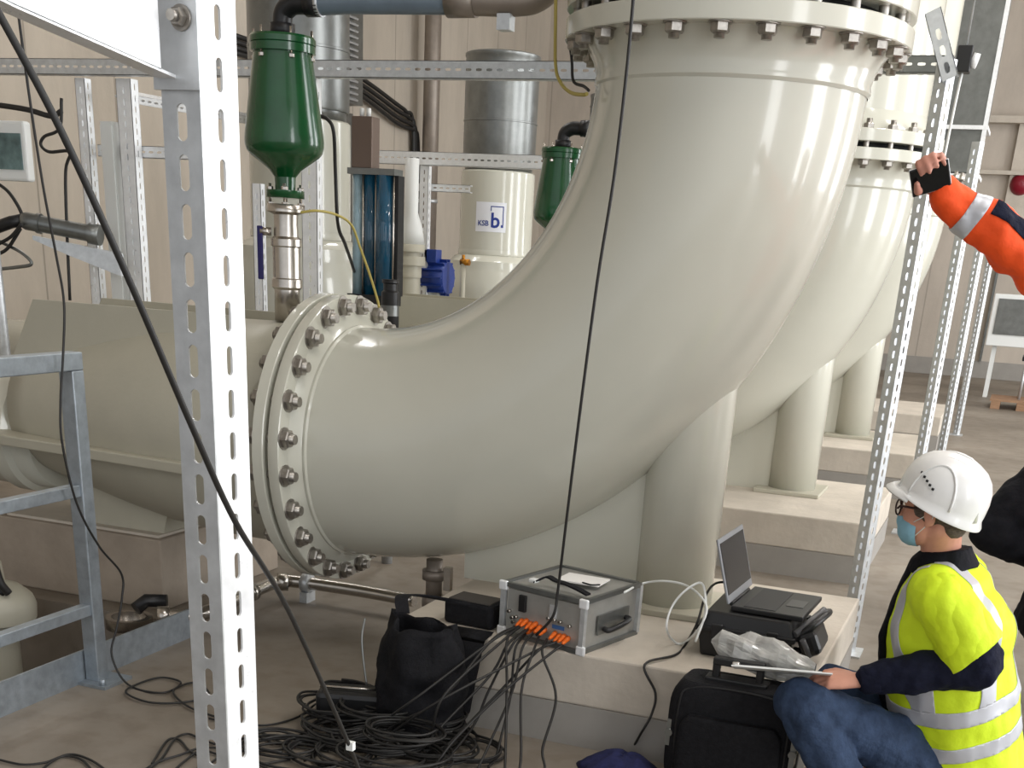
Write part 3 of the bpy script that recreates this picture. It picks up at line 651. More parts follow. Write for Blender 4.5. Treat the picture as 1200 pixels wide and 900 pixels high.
u_ = (b1-b0).normalized(); part('bracket', MB().prism([b0, b1, b1-Z*.11, b0+(b1-b0)*.4-Z*.06, b0-Z*.02], (0, .03, 0)), M['galv'], pr_)
part('end_plug', MB().tube([pa, pa-u_*.06-Z*.02, pa-u_*.2-Z*.09], .03, 12), M['black'], pr_)
for k, pts in enumerate([[(26, 262), (12, 278), (-10, 290)], [(24, 268), (8, 292), (-10, 300)], [(0, 283), (25, 296), (37, 309), (20, 313), (-10, 316)], [(-5, 213), (10, 225), (22, 243), (28, 258)]]):
    o = part('signal_cable', MB().tube(bez([aty(*p_, 5.45+.02*k) for p_ in pts], 6), .009, 8), M['black_rubber'] if k != 2 else M['galv_dark'], None, base=tuple(aty(*pts[0], 5.45)))
    tag(o, ['black cable plugged into the grey probe, upper one', 'black cable plugged into the grey probe, lower one', 'grey bent cable under the grey probe', 'thin cable from the control box down to the grey probe'][k], 'cable')
o = part('conduit_cable', MB().tube(bez([aty(*p_, 5.62) for p_ in ((-10, 122), (30, 128), (60, 136), (72, 130))], 6), .013, 8), M['black_rubber'], None, base=tuple(aty(0, 122, 5.6))); tag(o, 'thick black cable across the left edge above the control box', 'cable')
o = part('looped_cable', MB().tube(bez([aty(*p_, 5.6) for p_ in ((72, 115), (70, 150), (52, 160), (48, 170), (58, 178), (82, 178), (77, 200), (78, 260), (82, 352))], 6), .008, 8), M['black_rubber'], None, base=tuple(aty(72, 115, 5.6))); tag(o, 'thin black cable with a small loop beside the left upright channel', 'cable')
# pit: beige pump foot in it
q = aty(4, 715, 4.0); pf = thing('sump_pump', 'small beige sump pump at the left edge behind the railing', 'pump', (q.x-.1, 4.05, -.9))
sx = q.x-.1
part('pump_body', MB().lathe((sx, 4.05, -.9), Z, [(0, .15), (.3, .15), (.32, .09), (q.z+.84, .09), (q.z+.84, .175), (q.z+.90, .18), (q.z+.94, .165), (q.z+.98, .12), (q.z+1.0, .06), (q.z+1.09, .05)], 36), M['paint_dull'], pf)
part('cable_entry', MB().cyl((sx+.02, 4.0, q.z+.1), (sx+.05, 3.98, q.z+.19), .03, 14).cyl((sx+.1, 4.0, q.z+.06), (sx+.1, 4.0, q.z+.1), .022, 6), M['black'], pf)
q = V(sx, 4.05, q.z-.02)
part('pump_cable', MB().tube(bez([(q.x+.02, 4.05, q.z+.24), (q.x+.08, 4.0, q.z+.22), (q.x+.12, 3.98, q.z+.15), (q.x+.14, 4.0, q.z+.1)], 6), .018, 8), M['black_rubber'], pf)

# ================================================================ right-hand background
def RB_(a, b, Yp): p, q = aty(*a, Yp), aty(*b, Yp); return p, q
YD = 14.0
dt = thing('ventilation_duct', 'dark galvanised rectangular air duct hanging at upper right', 'duct', (-.9, YD, 2.6))
part('duct_body', MB().box((-1.30, YD, 2.95), (-.72, YD+.6, CEIL)), M['galv_dark'], dt)
part('lower_duct', MB().box((-1.28, YD+.02, 2.55), (-.74, YD+.58, 2.95)), M['galv_dark'], dt)
for xx in (-1.30, -.72): part('corner_rail', MB().box((xx-.02, YD-.02, 2.5), (xx+.02, YD+.02, CEIL)), M['galv_light'], dt)
for zz in (2.5, 2.92, 4.6): part('joint_frame', MB().box((-1.33, YD-.025, zz), (-.69, YD+.62, zz+.035)), M['galv_light'], dt)
sb = thing('hanging_sensor', 'small black sensor box hanging from a chain in front of the dark duct', 'sensor', tuple(aty(1132, 70, 10)))
q = aty(1130, 70, 10); part('sensor_body', MB().box((q.x-.05, q.y-.06, q.z-.08), (q.x+.05, q.y+.06, q.z+.08)), M['black'], sb, bevel=.008)
part('lens', MB().cyl((q.x+.05, q.y, q.z), (q.x+.09, q.y, q.z-.01), .045, 18), M['galv_light'], sb)
part('sensor_cable', MB().tube(bez([q-Z*.08, q+V(-.01, 0, -.3), q+V(-.02, 0, -.62)], 6), .009, 8), M['white'], sb)
part('suspension', MB().cyl(q+Z*.08, (q.x, q.y, CEIL), .006, 8), M['galv'], sb)
ca, cb_ = aty(1166, 346, 20), aty(1240, 408, 20)
wc = thing('wall_cabinet', 'white wall cabinet with a grey louvred front at the right edge', 'cabinet', (ca.x, 20, cb_.z))
part('cabinet_body', MB().box((ca.x, 20, .72), (ca.x+.95, 20.5, 1.42)), M['white'], wc, bevel=.01)
lv = MB(); lv.box((ca.x+.07, 19.985, .88), (ca.x+.9, 20.0, 1.36)); part('louvre_panel', lv, M['galv_dark'], wc)
for dx in (.1, .78):
    for yy in (20.1, 20.4): part('leg', MB().box((ca.x+dx, yy, 0), (ca.x+dx+.06, yy+.06, .72)), M['white'], wc)
pq = atz(1160, 478, 0)
pt = thing('pallet', 'wooden pallet on the floor at the right edge', 'pallet', (pq.x, pq.y, 0))
wood = mat('pallet_wood', srgb(150, 118, 92), .8, noise_amt=.25, noise_scale=6, stretch=(1, 8, 8))
for i in range(3): part('block_row', MB().box((pq.x+.0+i*.33, pq.y-.1, 0), (pq.x+.12+i*.33, pq.y+.7, .1)), wood, pt)
for i in range(5): part('deck_board', MB().box((pq.x-.02, pq.y-.1+i*.17, .1), (pq.x+.82, pq.y+.02+i*.17, .125)), wood, pt)
tb = thing('trolley', 'dark-topped trolley standing on the pallet at the right edge', 'trolley', (pq.x+.55, pq.y+.3, .125))
part('tray', MB().box((pq.x+.28, pq.y+.1, .62), (pq.x+.95, pq.y+.6, .68)), M['black'], tb, bevel=.01)
for dx in (.34, .9):
    for dy in (.15, .55): part('leg', MB().cyl((pq.x+dx, pq.y+dy, .125), (pq.x+dx, pq.y+dy, .62), .02, 10), M['blue'] if dx > .5 else M['galv'], tb)
wb = MB()
for (x0, x1, z0, z1) in ((-1.95, -1.93, 0.28, 2.6), (-.62, -.6, .28, 1.75)): wb.box((x0, 23.9, z0), (x1+.02, 24, z1))
o = struct('trim_3', wb, M['galv_dark'])
struct('trim_4', MB().box((-.7, 23.9, 1.8), (1.6, 24, 4.0)), M['conc_light'])

# ================================================================ equipment on and around the nearest plinth
M['case_alu'] = mat('brushed_case_panel', srgb(168, 167, 162), .4, .45, noise_amt=.1, noise_scale=14, rough_var=.08)
M['paper'] = mat('white_paper', srgb(232, 230, 226), .7)
M['navy'] = mat('navy_cloth', srgb(24, 27, 44), .85, spec=.2, noise_amt=.25, noise_scale=30, bump=.4, bump_scale=60)
M['dark_cloth'] = mat('dark_jacket_cloth', srgb(21, 22, 28), .8, spec=.2, noise_amt=.3, noise_scale=25, bump=.4, bump_scale=50)
M['jeans'] = mat('blue_denim', srgb(52, 66, 90), .85, spec=.2, noise_amt=.28, noise_scale=22, bump=.35, bump_scale=90)
M['hivis'] = mat('yellow_high_visibility_cloth', srgb(214, 240, 36), .65, noise_amt=.05, noise_scale=10, bump=.35, bump_scale=30)
M['hiorange'] = mat('orange_high_visibility_cloth', srgb(248, 84, 24), .7, noise_amt=.08, noise_scale=12, bump=.4, bump_scale=28)
M['tape'] = mat('silver_reflective_tape', srgb(196, 198, 204), .4, .25)
M['skin'] = mat('skin', srgb(208, 150, 128), .5, noise_amt=.08, noise_scale=20, bump=.1, bump_scale=80)
M['skin_dark'] = mat('skin_darker_tone', srgb(196, 138, 120), .5, noise_amt=.08, noise_scale=20)  # slightly darker skin tone, used for the person in orange
M['hair'] = mat('grey_brown_hair', srgb(96, 84, 76), .7, noise_amt=.35, noise_scale=80, stretch=(1, 1, 4), bump=.5, bump_scale=160)
M['helmet'] = mat('white_helmet_plastic', srgb(238, 238, 236), .3, coat=.3)
M['mask'] = mat('pale_blue_mask', srgb(140, 186, 206), .8, noise_amt=.06, noise_scale=30)
M['screen'] = mat('dark_laptop_screen', srgb(16, 18, 24), .2, spec=.35, noise_amt=.4, noise_scale=5)

# --- flight case
ca_, cb2 = V(.965, -.263, 0), V(.263, .965, 0)
c0 = V(-1.53, 3.94, ZP); CWI, CD_, CH_ = .342, .36, .185
def cp(u, v, z_): return c0 + ca_*u + cb2*v + Z*z_
fc = thing('flight_case', 'grey metal flight case with orange plugs on its front, standing on the plinth', 'equipment case', tuple(c0))
part('case_body', MB().obox(cp(CWI/2, CD_/2+.01, CH_/2+.006), (CWI-.012, CD_-.02, CH_-.012), (ca_, cb2, Z)), M['case_alu'], fc)
for (u, z_) in ((0, 0), (1, 0), (0, 1), (1, 1)):
    part('edge_profile', MB().obox(cp(u*CWI, CD_/2, .006+z_*(CH_-.006)), (.016, CD_, .016), (ca_, cb2, Z)), M['galv_dark'], fc)
for v in (0, 1):
    for u in (0, 1): part('edge_profile', MB().obox(cp(u*CWI, v*CD_, CH_/2+.003), (.018, .018, CH_-.01), (ca_, cb2, Z)), M['galv'], fc)
    for z_ in (0, 1): part('edge_profile', MB().obox(cp(CWI/2, v*CD_, .006+z_*(CH_-.006)), (CWI-.02, .016, .016), (ca_, cb2, Z)), M['galv_dark'], fc)
for u in (0, 1):
    for z_ in (0, 1):
        b = MB().obox(cp(u*CWI, -.004, .014+z_*(CH_-.02)), (.036, .014, .034), (ca_, cb2, Z)); part('corner_cap', b, M['galv_light'], fc, bevel=.005)
fp_ = part('front_panel', MB().obox(cp(CWI/2, .004, CH_/2), (CWI-.03, .004, CH_-.03), (ca_, cb2, Z)), M['case_alu'], fc)
def knob(u, z_, r, h, m, nm, n=14): part(nm, MB().cyl(cp(u, .002, z_), cp(u, -h, z_), r, n), m, fp_)
plugs = []
for i, (u, z_) in enumerate([(.085, .066), (.105, .07), (.125, .064), (.145, .068), (.165, .06), (.135, .05), (.185, .055), (.23, .052), (.25, .048), (.268, .05), (.285, .046)]):
    b = MB().lathe(cp(u, .002, z_), -cb2-Z*.25+ca_*.12, [(0, .0095), (.012, .0095), (.014, .008), (.036, .007), (.038, .005), (.046, .004)], 12)
    part('orange_plug', b, M['orange'], fp_); plugs.append(cp(u, -.04, z_-.012))
for i, (u, z_) in enumerate([(.03, .09), (.045, .07), (.06, .075), (.05, .055), (.2, .1), (.225, .098), (.25, .096), (.29, .09)]): knob(u, z_, .006, .012, M['steel'], 'socket')
part('switch_block', MB().obox(cp(.085, 0, .128), (.03, .016, .06), (ca_, cb2, Z)), M['black'], fp_, bevel=.003)
part('switch_block', MB().obox(cp(.215, 0, .125), (.03, .01, .05), (ca_, cb2, Z)), M['galv'], fp_, bevel=.003)
part('blue_label', MB().obox(cp(.24, .001, .074), (.05, .003, .014), (ca_, cb2, Z)), mat('blue_label', srgb(60, 98, 150), .5), fp_)
h = MB().tube(bez([cp(CWI+.01, .12, .07), cp(CWI+.03, .125, .068), cp(CWI+.038, .19, .075), cp(CWI+.03, .255, .082), cp(CWI+.01, .26, .084)], 6), .01, 10)
part('side_handle', h, M['black'], fc); part('handle_plate', MB().obox(cp(CWI+.002, .19, .085), (.006, .2, .07), (ca_, cb2, Z)), M['galv_dark'], fc)
t = thing('carry_strap', 'black carrying strap lying across the top of the flight case', 'strap', tuple(cp(.1, .1, CH_+.01)))
sm = MB()
pts = bez([cp(.105, .04, CH_+.018), cp(.13, .075, CH_+.035), cp(.17, .07, CH_+.03), cp(.22, .06, CH_+.03), cp(.27, .055, CH_+.024), cp(.325, .045, CH_+.015)], 6)
sm.rings([[p+cb2*.014+Z*.003, p+cb2*.014-Z*.003, p-cb2*.014-Z*.003, p-cb2*.014+Z*.003] for p in pts], smooth=False); part('strap_band', sm, M['black_fabric'], t)
part('strap_buckle', MB().obox(cp(.095, .045, CH_+.02), (.03, .03, .014), (ca_, cb2, Z)), M['white'], t, bevel=.004, label='white buckle')
o = part('document_sheet', MB().obox(cp(.2, .2, CH_+.0165), (.16, .12, .005), (ca_*.98+cb2*.2, cb2*.98-ca_*.2, Z)), M['paper'], None, base=tuple(cp(.2, .2, CH_+.014))); tag(o, 'white folded paper lying on top of the flight case', 'paper')
o = part('cable_reel_tie', MB().tube([cp(.23, .15, CH_+.021), cp(.27, .14, CH_+.022), cp(.29, .17, CH_+.021)], .003, 8), M['black'], None, base=tuple(cp(.23, .15, CH_+.02))); tag(o, 'short black wire lying on the white paper', 'cable')

# --- black pouch on the plinth and open bag in front of it
bx0 = V(-1.685, 3.95, ZP)
bo = thing('black_pouch', 'small black box-shaped pouch on the plinth, left of the flight case', 'pouch', tuple(bx0))
part('pouch_body', MB().obox(bx0+V(.02, .06, .045), (.2, .13, .09), (V(.96, -.1, 0), V(.1, .96, 0), Z)), M['black_fabric'], bo, bevel=.015)
part('pouch_lid', MB().obox(bx0+V(.02, .06, .092), (.17, .11, .006), (V(.96, -.1, 0), V(.1, .96, 0), Z)), mat('dark_grey_pad', srgb(62, 58, 54), .8), bo, bevel=.003)

def cloth_box(c, sx, sy, sz, seed, amp, top_open=True, taper=.9, n=20):
    mb = MB(); rings = []
    for j in range(n+1):
        t = j/n; k = 1-(1-taper)*t
        ring = []
        for i in range(40):
            a = 2*PI*i/40; ca, sa = math.cos(a), math.sin(a); e = 5
            r = (abs(ca)**e+abs(sa)**e)**(-1/e)
            p = V(c[0]+sx/2*k*r*ca, c[1]+sy/2*k*r*sa, c[2]+sz*t)
            d = noise.noise(V(p.x*9+seed, p.y*9, p.z*6))*amp*(0.3+t) + noise.noise(V(p.x*22, p.y*22+seed, p.z*14))*amp*.4
            p += V(ca, sa, 0)*d
            if j == n: p.z += noise.noise(V(a*1.3, seed, 0))*.05
            ring.append(p)
        rings.append(ring)
    if top_open:
        for q in range(6):
            rings.append([V(p.x*(1)+(c[0]-p.x)*.06, p.y+(c[1]-p.y)*.06, p.z-.035*(q+.3)) for p in rings[n]])
    mb.rings(rings, caps=(True, True)); return mb
bg = thing('tool_bag', 'open black nylon bag standing on the floor against the plinth', 'bag', (-1.75, 3.66, 0))
part('bag_body', cloth_box((-1.725, 3.67, .0), .29, .20, .41, 3.1, .06), M['black_fabric'], bg)
part('zip_edge', MB().tube(bez([(-1.905, 3.60, .42), (-1.90, 3.57, .36), (-1.885, 3.555, .28), (-1.87, 3.55, .2)], 6), .004, 6), M['galv_dark'], bg, label='grey zip')
o = part('shoulder_strap', MB().rings([[p+V(.02, .012, .01), p+V(.02, .012, .004), p-V(.02, .012, -.004), p-V(.02, .012, -.01)] for p in bez([(-1.80, 3.68, .43), (-1.83, 3.74, .47), (-1.80, 3.85, .45), (-1.72, 3.93, .425), (-1.66, 3.95, .415)], 6)], smooth=False), M['black_fabric'], None, base=(-1.8, 3.7, .42)); tag(o, 'black webbing strap running from the bag up to the pouch', 'strap')
flap = thing('bag_flap', 'black padded flap draped over the plinth edge below the pouch', 'cover', (-1.55, 3.82, .1))
fm = MB()
pts = bez([(-1.615, 3.90, .352), (-1.615, 3.875, .352), (-1.62, 3.826, .33), (-1.625, 3.80, .25), (-1.635, 3.785, .16), (-1.645, 3.782, .08)], 6)
fm.rings([[p+V(.07, 0, .0), p+V(.065, -.012, -.012), p+V(-.065, -.012, -.012), p+V(-.07, 0, 0)] for p in pts], smooth=True); part('flap_panel', fm, M['black_fabric'], flap)

# --- suitcase with laptop
x0, x1, y0, y1 = -.85, -.52, 4.06, 4.40
sc = thing('equipment_suitcase', 'black hard equipment case on the plinth with the laptop standing on it', 'case', (x0, y0, ZP))
part('lower_shell', MB().add([(x0+.015, y0+.015, ZP), (x1-.015, y0+.015, ZP), (x1-.015, y1-.015, ZP), (x0+.015, y1-.015, ZP), (x0, y0, ZP+.1), (x1, y0, ZP+.1), (x1, y1, ZP+.1), (x0, y1, ZP+.1)], [(3, 2, 1, 0), (4, 5, 6, 7), (0, 1, 5, 4), (1, 2, 6, 5), (2, 3, 7, 6), (3, 0, 4, 7)]), M['black'], sc, bevel=.008)
part('lid', MB().add([(x0, y0, ZP+.104), (x1, y0, ZP+.104), (x1, y1, ZP+.104), (x0, y1, ZP+.104), (x0+.02, y0+.02, ZP+.16), (x1-.02, y0+.02, ZP+.16), (x1-.02, y1-.02, ZP+.16), (x0+.02, y1-.02, ZP+.16)], [(3, 2, 1, 0), (4, 5, 6, 7), (0, 1, 5, 4), (1, 2, 6, 5), (2, 3, 7, 6), (3, 0, 4, 7)]), M['black'], sc, bevel=.008)
part('rim', MB().box((x0-.008, y0-.008, ZP+.092), (x1+.008, y1+.008, ZP+.112)), M['black'], sc, bevel=.004)
part('latch', MB().box((x0+.05, y0-.016, ZP+.07), (x0+.09, y0-.006, ZP+.125)), M['black'], sc, bevel=.004); part('latch', MB().box((x1-.09, y0-.016, ZP+.07), (x1-.05, y0-.006, ZP+.125)), M['black'], sc, bevel=.004)
wl = MB()
hd = MB().tube(bez([(x1+.0, y0+.04, ZP+.1), (x1+.05, y0+.05, ZP+.15), (x1+.075, y0+.12, ZP+.17), (x1+.08, y0+.22, ZP+.165), (x1+.05, y0+.28, ZP+.13), (x1, y0+.29, ZP+.1)], 6), .013, 10)
part('carry_handle', hd, M['black'], sc)
part('pull_tube', MB().cyl((x1+.0, y0+.02, ZP+.12), (x1+.07, y0+.16, ZP+.185), .013, 12).cyl((x1+.03, y0+.01, ZP+.11), (x1+.06, y0+.03, ZP+.05), .01, 12), mat('grey_plastic', srgb(88, 88, 90), .4), sc)
part('side_pad', MB().obox((x1+.05, y0+.12, ZP+.09), (.07, .2, .09), (V(1, 0, .5), Y, V(-.5, 0, 1))), M['black'], sc, bevel=.02)
part('corner_wheel', MB().cyl((x1+.0, y0+.05, ZP+.04), (x1+.03, y0+.05, ZP+.04), .03, 18), M['black'], sc)
zl = ZP+.161; hx, hy0, hy1 = -.755, 4.12, 4.43
lt_ = thing('laptop', 'open black laptop on the black equipment case, screen facing right', 'laptop', (hx, hy0, zl))
la = V(.985, -.05, 0).normalized(); lb = V(.05, .985, 0).normalized(); L0 = V(hx, hy0+.155, zl)
part('base', MB().obox(L0+la*.135+Z*.01, (.25, .33, .018), (la, lb, Z)), M['black'], lt_, bevel=.004)
part('keyboard', MB().obox(L0+la*.105+Z*.0197, (.11, .29, .0016), (la, lb, Z)), mat('keyboard_grey', srgb(40, 40, 42), .5), lt_)
part('touchpad', MB().obox(L0+la*.205+Z*.0197, (.06, .1, .0016), (la, lb, Z)), mat('touchpad_grey', srgb(54, 54, 56), .35), lt_)
tl = math.radians(17); lu = (Z*math.cos(tl) - la*math.sin(tl)).normalized(); ln = (la*math.cos(tl)+Z*math.sin(tl)).normalized()
lc = L0+Z*.016+lu*.118
lid = part('display_lid', MB().obox(lc, (.008, .33, .225), (ln, lb, lu)), mat('lid_silver', srgb(140, 142, 146), .35, .4), lt_, bevel=.003)
part('screen', MB().obox(lc+ln*.0045+lu*.006, (.002, .305, .18), (ln, lb, lu)), M['screen'], lid)
part('hinge', MB().cyl(L0+Z*.014-lb*.12, L0+Z*.014+lb*.12, .007, 10), M['black'], lt_)
o = part('white_cable', MB().tube(bez([atx(732, 694, -1.1), aty(752, 684, 4.27), aty(778, 681, 4.25), aty(804, 686, 4.2), aty(822, 700, 4.1), aty(828, 716, 4.05), aty(818, 738, 4.03), atz(800, 754, ZP+.01), atz(788, 750, ZP+.02), aty(781, 735, 4.05), aty(787, 712, 4.1), aty(802, 693, 4.12), aty(820, 683, 4.15), aty(826, 694, 4.12), aty(826, 720, 4.05), aty(815, 752, 3.99)], 8), .0042, 8), M['white'], None, base=tuple(atz(800, 754, ZP))); tag(o, 'white network cable looped between the flight case and the laptop', 'cable')
o = part('power_cable', MB().tube(bez([aty(858, 682, 4.3), aty(838, 684, 4.25), aty(826, 700, 4.12), aty(817, 730, 4.03), atz(802, 757, ZP+.006), atz(790, 768, ZP+.006), (-.97, 3.845, ZP+.004), aty(768, 812, 3.835), aty(764, 836, 3.825), aty(752, 858, 3.81), atz(738, 880, .01), atz(725, 882, .01), atz(712, 892, .01), atz(700, 915, .01)], 8), .0045, 8), M['black_rubber'], None, base=tuple(atz(790, 768, ZP))); tag(o, 'thin black cable running from the laptop down the plinth face to the floor', 'cable')

# --- trolley bag, clear plastic, clipboard, blue cloth
tbg = thing('trolley_bag', 'black trolley bag with a grey-lined top handle, standing between the plinth and the man', 'bag', (-.6, 3.7, 0))
def rbox(c, s, e=6, n=48, m=10, bul=.03):
    mb = MB(); rings = []
    for j in range(-m, m+1):
        t = j/m; k = (1-abs(t)**6)**(1/6) if abs(t) < 1 else 0.0
        k = max(k, .9 if abs(t) < 1 else .82); ring = []
        for i in range(n):
            a = 2*PI*i/n; ca, sa = math.cos(a), math.sin(a); r = (abs(ca)**e+abs(sa)**e)**(-1/e)
            ring.append(V(c[0]+s[0]/2*k*r*ca, c[1]+s[1]/2*k*r*sa*(1+bul*(1-t*t)), c[2]+s[2]/2*t))
        rings.append(ring)
    mb.rings(rings); return mb
part('bag_body', rbox((-.62, 3.72, .195), (.42, .19, .37)), M['black_fabric'], tbg)
part('front_pocket', rbox((-.615, 3.622, .15), (.33, .05, .26)), M['black_fabric'], tbg)
hb = MB()
for xx in (-.70, -.56): hb.box((xx-.012, 3.70, .36), (xx+.012, 3.725, .44))
hb.box((-.712, 3.695, .43), (-.548, 3.73, .455)); part('top_handle', hb, M['black'], tbg, bevel=.005)
part('handle_mount', MB().box((-.73, 3.685, .372), (-.53, 3.745, .392)), M['black'], tbg, bevel=.005)
for xx in (-.815, -.415): part('side_buckle', MB().obox((xx, 3.66, .2), (.016, .05, .09), (X, Y, Z)).cyl((xx, 3.63, .2), (xx, 3.69, .2), .013, 10), M['galv_dark'], tbg)
part('zip', MB().tube(bez([(-.79, 3.635, .05), (-.79, 3.63, .3), (-.76, 3.64, .36), (-.62, 3.64, .375), (-.47, 3.64, .36), (-.44, 3.63, .3), (-.44, 3.635, .05)], 6), .004, 6), M['black'], tbg)
pm = MB(); rings = []
film = mat('clear_film', srgb(205, 205, 202), .15, trans=.35, noise_amt=.35, noise_scale=14)
cpl = V(-.575, 3.80, .455)
for j in range(13):
    t = -1+2*j/12; ring = []
    for i in range(28):
        a = 2*PI*i/28; k = math.sqrt(max(0.02, 1-t*t)); p = V(cpl.x+.17*t, cpl.y+.06*k*math.cos(a), cpl.z+.055*k*math.sin(a)-.02*t)
        p += V(0, math.cos(a), math.sin(a))*(noise.noise(V(p.x*16, p.y*22, p.z*22))*.03); ring.append(p)
    rings.append(ring)
pm.rings(rings, smooth=False); o = part('plastic_film', pm, film, None, base=tuple(cpl)); tag(o, 'crumpled clear plastic film between the black suitcase and the trolley bag', 'plastic film')
bc_ = V(-.50, 3.60, .475)
bc_ = atd(916, 786, 3.49); vd = (bc_-CAM).normalized(); ax = (RT - vd*RT.dot(vd)).normalized(); ax = (ax - UP*.085).normalized(); ay = (vd - ax*vd.dot(ax)).normalized(); ay = (ay - ax.cross(ay)*.035).normalized(); an = ax.cross(ay)
cbd = thing('clipboard', 'white clipboard held in the crouching man\'s hand', 'clipboard', tuple(bc_))
part('board', MB().obox(bc_, (.29, .2, .004), (ax, ay, an)), M['white'], cbd); part('paper', MB().obox(bc_+an*.003-ax*.01, (.25, .18, .002), (ax, ay, an)), M['paper'], cbd); part('clip', MB().obox(bc_-ax*.135+an*.008, (.02, .09, .012), (ax, ay, an)), M['steel'], cbd, bevel=.003)
bcl = MB(); rings = []
q = atz(728, 905, 0)
for j in range(9):
    t = j/8; ring = []
    for i in range(32):
        a = 2*PI*i/32; r = (.13*(1-t*.9))*(1+.25*noise.noise(V(math.cos(a)*2, math.sin(a)*2, 4)))
        ring.append(V(q.x+r*1.25*math.cos(a), q.y+r*.8*math.sin(a), .001+.07*math.sin(t*PI/2)+.015*noise.noise(V(r*30, a*2, 1)) if j else .001))
    rings.append(ring)
bcl.rings(rings); o = part('blue_cloth', bcl, mat('dark_blue_cloth', srgb(30, 34, 74), .9, noise_amt=.3, noise_scale=30, bump=.4, bump_scale=60), None, base=(q.x, q.y, 0)); tag(o, 'dark blue cloth bundle on the floor at the bottom edge, left of the trolley bag', 'cloth')

# ================================================================ cables
def cable(name, lab, pts, r, m='black_rubber', group=None, n=8, sides=8):
    o = part(name, MB().tube(bez(pts, n), r, sides), M[m], None, base=tuple(V(pts[0]))); tag(o, lab, 'cable', group); return o
# the thick one slung past the foreground post
cable('slung_cable', 'thick black cable slung diagonally past the foreground post to the floor', [atd(-60, -90, 1.18), atd(0, 18, 1.2), atd(70, 150, 1.22), atd(150, 325, 1.26), atd(225, 500, 1.33), atd(275, 610, 1.42), atd(330, 700, 1.56), atd(375, 795, 1.72), atd(418, 895, 1.88), atd(440, 960, 2.05), atz(470, 1010, .01), atz(520, 990, .01)], .0036)
o = part('cable_tag', MB().obox(atd(411, 874, 1.84), (.012, .01, .014), (X, Y, Z)), M['white'], None, base=tuple(atd(411, 874, 1.84))); tag(o, 'tiny white tag clipped on the slung black cable near the floor', 'tag')
# the thin one running down past the railing to the floor
yr = 3.42
cable('thin_cable', 'thin black cable hanging past the railing and looping on the floor beside it', [atx(*q_, -2.98) for q_ in ((22, 20), (34, 110), (50, 215), (66, 300), (75, 355), (74, 415), (71, 470), (73, 520), (90, 590), (116, 640), (142, 672), (143, 700), (137, 735), (131, 768))]+[atz(150, 802, .01), atz(190, 812, .01), atz(212, 800, .01), atz(188, 794, .01), atz(158, 803, .012), atz(148, 812, .012), atz(175, 823, .01), atz(215, 823, .01), atz(245, 815, .01), atz(230, 800, .01), atz(204, 808, .012), atz(212, 822, .012), atz(240, 836, .01), atz(300, 850, .01), atz(345, 842, .01), atz(370, 825, .02)], .0042)
# the one hanging in front of the elbow down to the case
cable('hanging_cable', 'long black cable hanging in front of the elbow down to the flight case', [aty(751, -190, 3.72), aty(742, 0, 3.72), aty(722, 190, 3.72), aty(700, 330, 3.73), aty(680, 480, 3.76), aty(665, 600, 3.8), aty(654, 690, 3.84), aty(648, 722, 3.83), cp(.185, -.05, .045)], .005)
# measuring cables from the plugs to the floor
rnd = random.Random(11)
ends = [(470, 850), (520, 860), (500, 880), (540, 875), (560, 905), (580, 890), (605, 920), (635, 905), (555, 850), (440, 870), (500, 905), (590, 915), (480, 830)]
for i in range(13):
    p0 = plugs[i % len(plugs)] + V(rnd.uniform(-.006, .006), 0, -.002)
    e = atz(*ends[i], .012+.004*(i % 4)); s = i/12
    mid = V(p0.x+(e.x-p0.x)*.12, min(p0.y-.05, 3.76), p0.z-.03)
    m2 = p0+(e-p0)*.45; m2.y = min(m2.y, 3.76-.012*(i % 5)); m2.z = .20+rnd.uniform(-.03, .06); m2.x += rnd.uniform(-.03, .06)
    m3 = p0+(e-p0)*.8; m3.y = min(m3.y, 3.72); m3.z = .07+rnd.uniform(0, .05)
    e2 = e+V(rnd.uniform(-.15, .05), rnd.uniform(-.12, .02), 0); e2.z = .012; e3 = e2+V(rnd.uniform(-.2, .1), rnd.uniform(-.1, .03), 0)
    pp = [p0, mid, m2, m3, e, e2, e3]
    for q in pp:
        if q.x < -1.52: q.y = min(q.y, 3.50-.008*(i % 4))
    cable('measuring_cable', 'black measuring cable hanging from an orange plug of the flight case to the floor', pp, .0046, group='measuring cables from the flight case')
# heaps of coiled cable on the floor
def coil(cx, cy, r, turns, z0, seed, rr=.0048, sq=.75):
    rn = random.Random(seed); pts = []; a0 = rn.uniform(0, 6)
    N_ = turns*10
    for i in range(N_):
        a = a0+i*2*PI/10; k = 1+.14*noise.noise(V(i*.23, seed, 0)); zz = z0+.035*(i/N_)+.02*abs(noise.noise(V(i*.31, seed, 3)))+rr
        dx, dy = .04*noise.noise(V(i*.07, seed, 7)), .04*noise.noise(V(i*.07, seed, 9))
        pts.append(V(cx+r*k*math.cos(a)+dx, cy+r*k*sq*math.sin(a)+dy, zz))
    return MB().tube(bez(pts, 4), rr, 6)
heap = [(432, 852, .15, 5, .0), (415, 870, .17, 5, .01), (395, 862, .13, 4, .02), (450, 880, .16, 5, .02), (480, 872, .17, 5, .0), (505, 888, .15, 4, .02), (430, 895, .19, 4, .0), (385, 888, .15, 4, .0), (465, 900, .18, 4, .03), (350, 895, .18, 3, .0), (520, 868, .11, 4, .0), (410, 838, .10, 4, .07), (440, 862, .13, 5, .08), (475, 893, .13, 5, .09), (330, 880, .13, 3, .0), (545, 885, .13, 3, .0), (400, 850, .15, 5, .05), (460, 850, .14, 5, .06), (500, 862, .13, 5, .05)]
